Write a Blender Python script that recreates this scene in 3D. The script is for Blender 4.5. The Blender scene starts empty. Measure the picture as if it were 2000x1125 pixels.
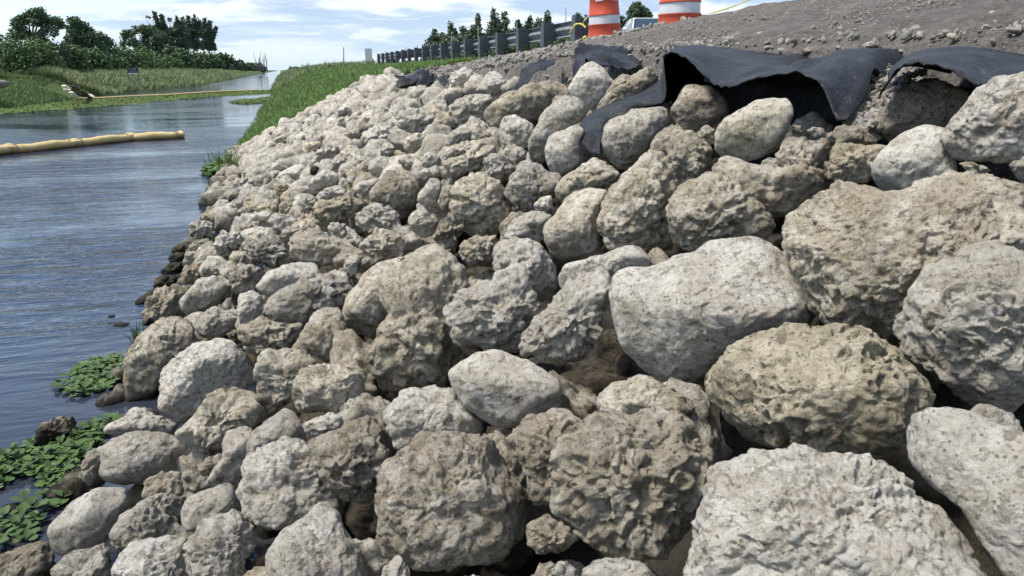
import bpy, math, random
import numpy as np
from mathutils import Vector, Matrix

S = bpy.context.scene
COL = S.collection
rng = np.random.default_rng(7)
random.seed(7)

# ------------------------------------------------------------------ camera
F = 1450.0
TP = .2934
PITCH = math.atan(TP)
YAW = math.atan(.3117 * math.cos(PITCH))
EYE = np.array([0.0, 0.0, 1.5])
cd = bpy.data.cameras.new('camera')
cam = bpy.data.objects.new('camera', cd)
COL.objects.link(cam)
cam.location = EYE
cam.rotation_euler = (math.pi / 2 - PITCH, 0, -YAW)
cd.sensor_width = 36
cd.lens = 36 * F / 2000
cd.clip_start = 0.05
cd.clip_end = 5000
S.camera = cam

# ------------------------------------------------------------------ sky and sun
SUN_EL, SUN_AZ = math.radians(62), math.radians(-82)      # azimuth measured from +Y towards +X
W = bpy.data.worlds.new('World')
S.world = W
W.use_nodes = True
nt = W.node_tree
nt.nodes.clear()
def wn(t, **k):
    n = nt.nodes.new(t)
    for a, b in k.items():
        setattr(n, a, b)
    return n
out = wn('ShaderNodeOutputWorld'); bg = wn('ShaderNodeBackground')
sky = wn('ShaderNodeTexSky', sky_type='NISHITA', sun_disc=False, sun_elevation=SUN_EL, sun_rotation=SUN_AZ, air_density=1.0, dust_density=.4, ozone_density=3.0)
tc = wn('ShaderNodeTexCoord'); sep = wn('ShaderNodeSeparateXYZ')
nt.links.new(tc.outputs['Generated'], sep.inputs[0])
# project the view direction on a flat cloud deck: (x, y) / (z + c)
zc = wn('ShaderNodeMath', operation='MAXIMUM'); zc.inputs[1].default_value = 0.0
nt.links.new(sep.outputs['Z'], zc.inputs[0])
za = wn('ShaderNodeMath', operation='ADD'); za.inputs[1].default_value = 0.16
nt.links.new(zc.outputs[0], za.inputs[0])
dx = wn('ShaderNodeMath', operation='DIVIDE'); dy = wn('ShaderNodeMath', operation='DIVIDE')
nt.links.new(sep.outputs['X'], dx.inputs[0]); nt.links.new(za.outputs[0], dx.inputs[1])
nt.links.new(sep.outputs['Y'], dy.inputs[0]); nt.links.new(za.outputs[0], dy.inputs[1])
cmb = wn('ShaderNodeCombineXYZ')
nt.links.new(dx.outputs[0], cmb.inputs[0]); nt.links.new(dy.outputs[0], cmb.inputs[1])
def wmap(sx, sy, loc=(0, 0, 0), rot=0.0):
    m = wn('ShaderNodeMapping'); m.inputs['Scale'].default_value = (sx, sy, 1); m.inputs['Location'].default_value = loc
    m.inputs['Rotation'].default_value = (0, 0, rot)
    nt.links.new(cmb.outputs[0], m.inputs[0]); return m
def wnoise(m, sc, det, ro, dist=0.0):
    n = wn('ShaderNodeTexNoise'); n.inputs['Scale'].default_value = sc; n.inputs['Detail'].default_value = det
    n.inputs['Roughness'].default_value = ro; n.inputs['Distortion'].default_value = dist
    nt.links.new(m.outputs[0], n.inputs['Vector']); return n
def wramp(src, a, b, va=0.0, vb=1.0):
    r = wn('ShaderNodeMapRange', interpolation_type='SMOOTHSTEP')
    r.inputs['From Min'].default_value = a; r.inputs['From Max'].default_value = b
    r.inputs['To Min'].default_value = va; r.inputs['To Max'].default_value = vb
    nt.links.new(src, r.inputs['Value']); return r
n1 = wnoise(wmap(.55, 1.0, (3.1, 1.2, 0), .2), 0.55, 9, .6, .6)
n2 = wnoise(wmap(.9, 1.6, (7.0, 2.0, 0), .3), 1.6, 8, .62, .4)
c1 = wramp(n1.outputs['Fac'], .42, .57)
c2 = wramp(n2.outputs['Fac'], .42, .60, .1, 1.0)
cov = wn('ShaderNodeMath', operation='MULTIPLY'); nt.links.new(c1.outputs[0], cov.inputs[0]); cov.inputs[1].default_value = 0.92
# cloud tone: grey undersides to white tops
cr = wn('ShaderNodeMixRGB'); cr.inputs[1].default_value = (2.25, 3.05, 4.25, 1); cr.inputs[2].default_value = (5.2, 5.45, 5.65, 1)
nt.links.new(c2.outputs[0], cr.inputs[0])
mx = wn('ShaderNodeMixRGB')
nt.links.new(cov.outputs[0], mx.inputs[0]); nt.links.new(sky.outputs[0], mx.inputs[1]); nt.links.new(cr.outputs[0], mx.inputs[2])
hz = wramp(sep.outputs['Z'], -.01, .09, .8, 0.0)
mh = wn('ShaderNodeMixRGB'); mh.inputs[2].default_value = (3.3, 4.15, 5.0, 1)
nt.links.new(hz.outputs[0], mh.inputs[0]); nt.links.new(mx.outputs[0], mh.inputs[1])
nt.links.new(mh.outputs[0], bg.inputs[0])
bg.inputs[1].default_value = 0.128
nt.links.new(bg.outputs[0], out.inputs[0])

sl = bpy.data.lights.new('sun', 'SUN'); sl.energy = 3.9; sl.angle = math.radians(16); sl.color = (1, .94, .85)
sun = bpy.data.objects.new('sun', sl); COL.objects.link(sun)
sd = Vector((math.cos(SUN_EL) * math.sin(SUN_AZ), math.cos(SUN_EL) * math.cos(SUN_AZ), math.sin(SUN_EL)))
sun.rotation_euler = sd.to_track_quat('Z', 'Y').to_euler()

S.view_settings.view_transform = 'Standard'
S.view_settings.look = 'None'
S.view_settings.exposure = 0.7
S.view_settings.gamma = 1.0
S.view_settings.use_curve_mapping = False
S.render.engine = 'CYCLES'
S.cycles.max_bounces = 6
S.cycles.use_denoising = True

# ------------------------------------------------------------------ measuring helpers
FW = np.array([math.sin(YAW) * math.cos(PITCH), math.cos(YAW) * math.cos(PITCH), -math.sin(PITCH)])
RT = np.array([math.cos(YAW), -math.sin(YAW), 0.0])
UP = np.cross(RT, FW)
def ray(x, y): return FW + RT * (x - 1000) / F + UP * (562.5 - y) / F      # unit depth along the axis
def at_z(x, y, z):
    d = ray(x, y); return EYE + d * (z - EYE[2]) / d[2]
def at_x(x, y, X):
    d = ray(x, y); return EYE + d * X / d[0]
def at_y(x, y, Y):
    d = ray(x, y); return EYE + d * Y / d[1]
def proj(P):
    q = np.asarray(P, float) - EYE; z = q @ FW
    return 1000 + F * (q @ RT) / z, 562.5 - F * (q @ UP) / z
def slope_hit(x, y, off=0.0):
    """where the line of sight meets the riprap face  z = .5 (x + .9) + off  (flatter past the crest)"""
    d = ray(x, y)
    # EYE.z + t dz = .5 (t dx + .9) + off
    den = d[2] - .5 * d[0]
    t = (.45 + off - EYE[2]) / den if den < 0 else 1e9
    P = EYE + d * t
    if P[0] > 1.8 or t > 1e8:
        X = 1.8 + .25 * min(1.0, max(0.0, (300 - y) / 300))
        P = EYE + d * X / d[0]
    return P

# ------------------------------------------------------------------ numpy gradient noise
_perm = rng.permutation(256).astype(np.int64); _perm = np.concatenate([_perm, _perm, _perm])
_grad = rng.normal(size=(256, 3)); _grad /= np.linalg.norm(_grad, axis=1)[:, None]
_grad = _grad.astype(np.float32)
def pn(P):
    P = np.asarray(P, np.float32)
    I = np.floor(P).astype(np.int64); f = P - I; I &= 255
    u = f * f * f * (f * (f * 6 - 15) + 10)
    res = 0
    for cx in (0, 1):
        wx = u[:, 0] if cx else 1 - u[:, 0]
        for cy in (0, 1):
            wy = u[:, 1] if cy else 1 - u[:, 1]
            for cz in (0, 1):
                wz = u[:, 2] if cz else 1 - u[:, 2]
                h = _perm[_perm[_perm[I[:, 0] + cx] + I[:, 1] + cy] + I[:, 2] + cz]
                g = _grad[h]
                d = g[:, 0] * (f[:, 0] - cx) + g[:, 1] * (f[:, 1] - cy) + g[:, 2] * (f[:, 2] - cz)
                res = res + wx * wy * wz * d
    return res * 1.6
def pn1(x, y, z=0.0):
    return float(pn(np.array([[x, y, z]]))[0])

# ------------------------------------------------------------------ mesh helpers
def tag(o, label=None, cat=None, group=None, kind=None):
    if label: o['label'] = label
    if cat: o['category'] = cat
    if group: o['group'] = group
    if kind: o['kind'] = kind
    return o
def np_mesh(name, V, Fc, mat, smooth=True):
    """V (n,3); Fc (m,3) or (m,4) array, or a list of faces"""
    me = bpy.data.meshes.new(name)
    if isinstance(Fc, np.ndarray):
        k = Fc.shape[1]; m = len(Fc)
        me.vertices.add(len(V)); me.vertices.foreach_set('co', np.asarray(V, np.float32).ravel())
        me.loops.add(m * k); me.loops.foreach_set('vertex_index', Fc.astype(np.int32).ravel())
        me.polygons.add(m); me.polygons.foreach_set('loop_start', np.arange(0, m * k, k, dtype=np.int32))
        me.update(calc_edges=True)
    else:
        me.from_pydata([tuple(map(float, v)) for v in V], [], Fc); me.update()
    if smooth and len(me.polygons): me.polygons.foreach_set('use_smooth', [True] * len(me.polygons))
    if mat is not None: me.materials.append(mat)
    return me
def link(name, me, parent=None, loc=None):
    o = bpy.data.objects.new(name, me); COL.objects.link(o)
    if parent is not None: o.parent = parent
    if loc is not None: o.location = tuple(float(v) for v in loc)
    return o
def empty(name, loc, rz=0.0):
    o = bpy.data.objects.new(name, None); COL.objects.link(o); o.empty_display_size = .1
    o.location = tuple(float(v) for v in loc); o.rotation_euler = (0, 0, rz); return o

class MB:
    def __init__(s): s.v = []; s.f = []
    def add(s, V, Fc):
        b = len(s.v); s.v += [tuple(map(float, p)) for p in V]; s.f += [tuple(b + i for i in q) for q in Fc]; return s
    def box(s, c, d, rz=0.0):
        x, y, z = d[0] / 2, d[1] / 2, d[2] / 2; cs, sn = math.cos(rz), math.sin(rz)
        P = [(c[0] + (a * cs - b * sn), c[1] + (a * sn + b * cs), c[2] + e) for e in (-z, z) for a, b in ((-x, -y), (x, -y), (x, y), (-x, y))]
        return s.add(P, [(3, 2, 1, 0), (4, 5, 6, 7), (0, 1, 5, 4), (1, 2, 6, 5), (2, 3, 7, 6), (3, 0, 4, 7)])
    def tube(s, pts, radii, n=8, cap=True):
        pts = [Vector(p) for p in pts]; rings = []
        for i, p in enumerate(pts):
            a = pts[max(i - 1, 0)]; b = pts[min(i + 1, len(pts) - 1)]
            t = (b - a).normalized(); r = t.cross(Vector((0, 0, 1)))
            if r.length < 1e-3: r = Vector((1, 0, 0))
            r.normalize(); q = r.cross(t)
            rr = radii[i] if hasattr(radii, '__len__') else radii
            rings.append([p + (r * math.cos(k * 2 * math.pi / n) + q * math.sin(k * 2 * math.pi / n)) * rr for k in range(n)])
        V = [v for r in rings for v in r]; Fc = []
        for i in range(len(pts) - 1):
            for k in range(n):
                Fc.append((i * n + k, i * n + (k + 1) % n, (i + 1) * n + (k + 1) % n, (i + 1) * n + k))
        if cap: Fc += [tuple(range(n))[::-1], tuple(range((len(pts) - 1) * n, len(pts) * n))]
        return s.add(V, Fc)
    def lathe(s, prof, n=32, c=(0, 0, 0)):
        V = [(c[0] + r * math.cos(k * 2 * math.pi / n), c[1] + r * math.sin(k * 2 * math.pi / n), c[2] + z) for r, z in prof for k in range(n)]
        Fc = [(i * n + k, i * n + (k + 1) % n, (i + 1) * n + (k + 1) % n, (i + 1) * n + k) for i in range(len(prof) - 1) for k in range(n)]
        return s.add(V, Fc)
    def build(s, name, mat, parent=None, smooth=False):
        return link(name, np_mesh(name, s.v, s.f, mat, smooth), parent)

# ------------------------------------------------------------------ materials
class Mat:
    def __init__(s, name):
        s.m = bpy.data.materials.new(name); s.m.use_nodes = True; s.nt = s.m.node_tree
        s.b = s.nt.nodes['Principled BSDF']; s.b.inputs['Roughness'].default_value = .9
        s.b.inputs['Specular IOR Level'].default_value = .25
    def n(s, t, **k):
        n = s.nt.nodes.new(t)
        for a, b in k.items(): setattr(n, a, b)
        return n
    def l(s, a, b): s.nt.links.new(a, b)
    def coord(s, kind='Object', scale=(1, 1, 1), rand=False):
        t = s.n('ShaderNodeTexCoord'); m = s.n('ShaderNodeMapping'); m.inputs['Scale'].default_value = scale
        s.l(t.outputs[kind], m.inputs[0])
        if rand:
            oi = s.n('ShaderNodeObjectInfo'); mu = s.n('ShaderNodeMath', operation='MULTIPLY'); mu.inputs[1].default_value = 57.0
            s.l(oi.outputs['Random'], mu.inputs[0]); cb = s.n('ShaderNodeCombineXYZ')
            for i in range(3): s.l(mu.outputs[0], cb.inputs[i])
            s.l(cb.outputs[0], m.inputs['Location'])
        return m.outputs[0]
    def noise(s, co, sc, det=5, ro=.6, dist=0.0):
        n = s.n('ShaderNodeTexNoise'); n.inputs['Scale'].default_value = sc; n.inputs['Detail'].default_value = det
        n.inputs['Roughness'].default_value = ro; n.inputs['Distortion'].default_value = dist
        s.l(co, n.inputs['Vector']); return n.outputs['Fac']
    def vor(s, co, sc, feature='F1'):
        n = s.n('ShaderNodeTexVoronoi', feature=feature); n.inputs['Scale'].default_value = sc
        s.l(co, n.inputs['Vector']); return n.outputs['Distance']
    def ramp(s, src, a, b, va=0.0, vb=1.0):
        r = s.n('ShaderNodeMapRange'); r.inputs['From Min'].default_value = a; r.inputs['From Max'].default_value = b
        r.inputs['To Min'].default_value = va; r.inputs['To Max'].default_value = vb
        s.l(src, r.inputs['Value']); return r.outputs[0]
    def mix(s, fac, a, b, mode='MIX'):
        m = s.n('ShaderNodeMixRGB', blend_type=mode)
        for i, v in ((0, fac), (1, a), (2, b)):
            if isinstance(v, (int, float)): m.inputs[i].default_value = v
            elif isinstance(v, tuple): m.inputs[i].default_value = (*v, 1)
            else: s.l(v, m.inputs[i])
        return m.outputs[0]
    def math(s, op, a, b):
        m = s.n('ShaderNodeMath', operation=op)
        for i, v in enumerate((a, b)):
            if isinstance(v, (int, float)): m.inputs[i].default_value = v
            else: s.l(v, m.inputs[i])
        return m.outputs[0]
    def bump(s, h, dist, strength=1.0, prev=None):
        b = s.n('ShaderNodeBump'); b.inputs['Distance'].default_value = dist; b.inputs['Strength'].default_value = strength
        s.l(h, b.inputs['Height'])
        if prev is not None: s.l(prev, b.inputs['Normal'])
        return b.outputs[0]
    def color(s, c):
        if isinstance(c, tuple): s.b.inputs['Base Color'].default_value = (*c, 1)
        else: s.l(c, s.b.inputs['Base Color'])
    def done(s, nrm=None):
        if nrm is not None: s.l(nrm, s.b.inputs['Normal'])
        return s.m

def simple(name, c, rough=.7, spec=.3, var=.15, sc=8.0, metal=0.0, bumpd=0.0, kind='Object'):
    m = Mat(name); co = m.coord(kind)
    f = m.noise(co, sc, 6, .65)
    m.color(m.mix(m.ramp(f, .3, .7), tuple(x * (1 - var) for x in c), tuple(min(1, x * (1 + var)) for x in c)))
    m.b.inputs['Roughness'].default_value = rough; m.b.inputs['Specular IOR Level'].default_value = spec; m.b.inputs['Metallic'].default_value = metal
    return m.done(m.bump(f, bumpd) if bumpd else None)

def rock_mat(name, hi, lo, speck, pitb=1.0, wetline=True):
    m = Mat(name); co = m.coord('Object', (1, 1, 1), True)
    oi = m.n('ShaderNodeObjectInfo')
    big = m.noise(co, 4.0, 7, .66, 1.2)
    med = m.noise(co, 20, 9, .72, .6)
    crisp = m.noise(co, 70, 10, .80, .2)
    fine = m.noise(co, 190, 5, .75)
    stain = m.noise(co, 9, 8, .7, 1.0)
    vp = m.vor(co, 78); vp2 = m.vor(co, 170)
    c = m.mix(m.ramp(big, .43, .53), lo, hi)
    c = m.mix(m.ramp(med, .46, .57, 0, .80), c, lo)
    c = m.mix(m.ramp(stain, .53, .66, 0, .55), c, tuple(a * b for a, b in zip(lo, (.72, .64, .52))))
    c = m.mix(m.ramp(crisp, .39, .50, .62, 0), c, speck)
    pit = m.ramp(m.math('ADD', vp, m.math('MULTIPLY', m.math('SUBTRACT', .5, med), 1.1)), .08, .18, .85, 0)
    c = m.mix(pit, c, speck)
    hole = m.ramp(m.noise(co, 44, 3, .55, .5), .585, .65)
    c = m.mix(m.math('MULTIPLY', hole, .62), c, speck)
    v = m.ramp(oi.outputs['Random'], 0, 1, .86, 1.12)
    vv = m.n('ShaderNodeCombineXYZ')
    for i in range(3): m.l(v, vv.inputs[i])
    c = m.mix(1.0, c, vv.outputs[0], 'MULTIPLY')
    # algae and wet line just above the water
    g = m.n('ShaderNodeNewGeometry'); sp = m.n('ShaderNodeSeparateXYZ'); m.l(g.outputs['Position'], sp.inputs[0])
    h = m.math('ADD', sp.outputs['Z'], m.math('MULTIPLY', m.math('SUBTRACT', big, .5), .30))
    c = m.mix(m.ramp(h, .06, .28, .6, 0), c, (.20, .175, .115))
    wet = m.ramp(h, .03, .10, .95, 0)
    c = m.mix(wet, c, (.028, .027, .020))
    m.color(c)
    m.l(m.ramp(wet, 0, 1, .95, .35), m.b.inputs['Roughness'])
    m.b.inputs['Specular IOR Level'].default_value = .10
    n = m.bump(med, .020 * pitb)
    n = m.bump(crisp, .022, 1.0, n)
    n = m.bump(m.math('SUBTRACT', 1.0, hole), .012 * pitb, 1.0, n)
    n = m.bump(m.ramp(vp, .05, .20), .008 * pitb, 1.0, n)
    n = m.bump(m.ramp(vp2, .05, .25), .0035, 1.0, n)
    n = m.bump(fine, .006, 1.0, n)
    return m.done(n)
RM = {
 'white': rock_mat('limestone_white', (.82, .785, .71), (.66, .61, .52), (.27, .23, .175), .8),
 'grey':  rock_mat('limestone_grey', (.74, .70, .62), (.53, .485, .405), (.21, .18, .14)),
 'tan':   rock_mat('limestone_tan', (.77, .715, .60), (.54, .475, .365), (.20, .17, .125), 1.1),
 'ochre': rock_mat('limestone_ochre', (.70, .63, .48), (.50, .44, .32), (.19, .155, .11)),
 'brown': rock_mat('limestone_brown', (.66, .60, .50), (.43, .375, .29), (.17, .14, .105)),
 'dark':  rock_mat('limestone_wet', (.12, .11, .095), (.06, .055, .046), (.025, .022, .018)),
 'deep':  rock_mat('limestone_gap_shade', (.17, .15, .12), (.10, .085, .065), (.05, .04, .03)),  # shade of the gaps painted into the colour of the lower rocks
}

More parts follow.
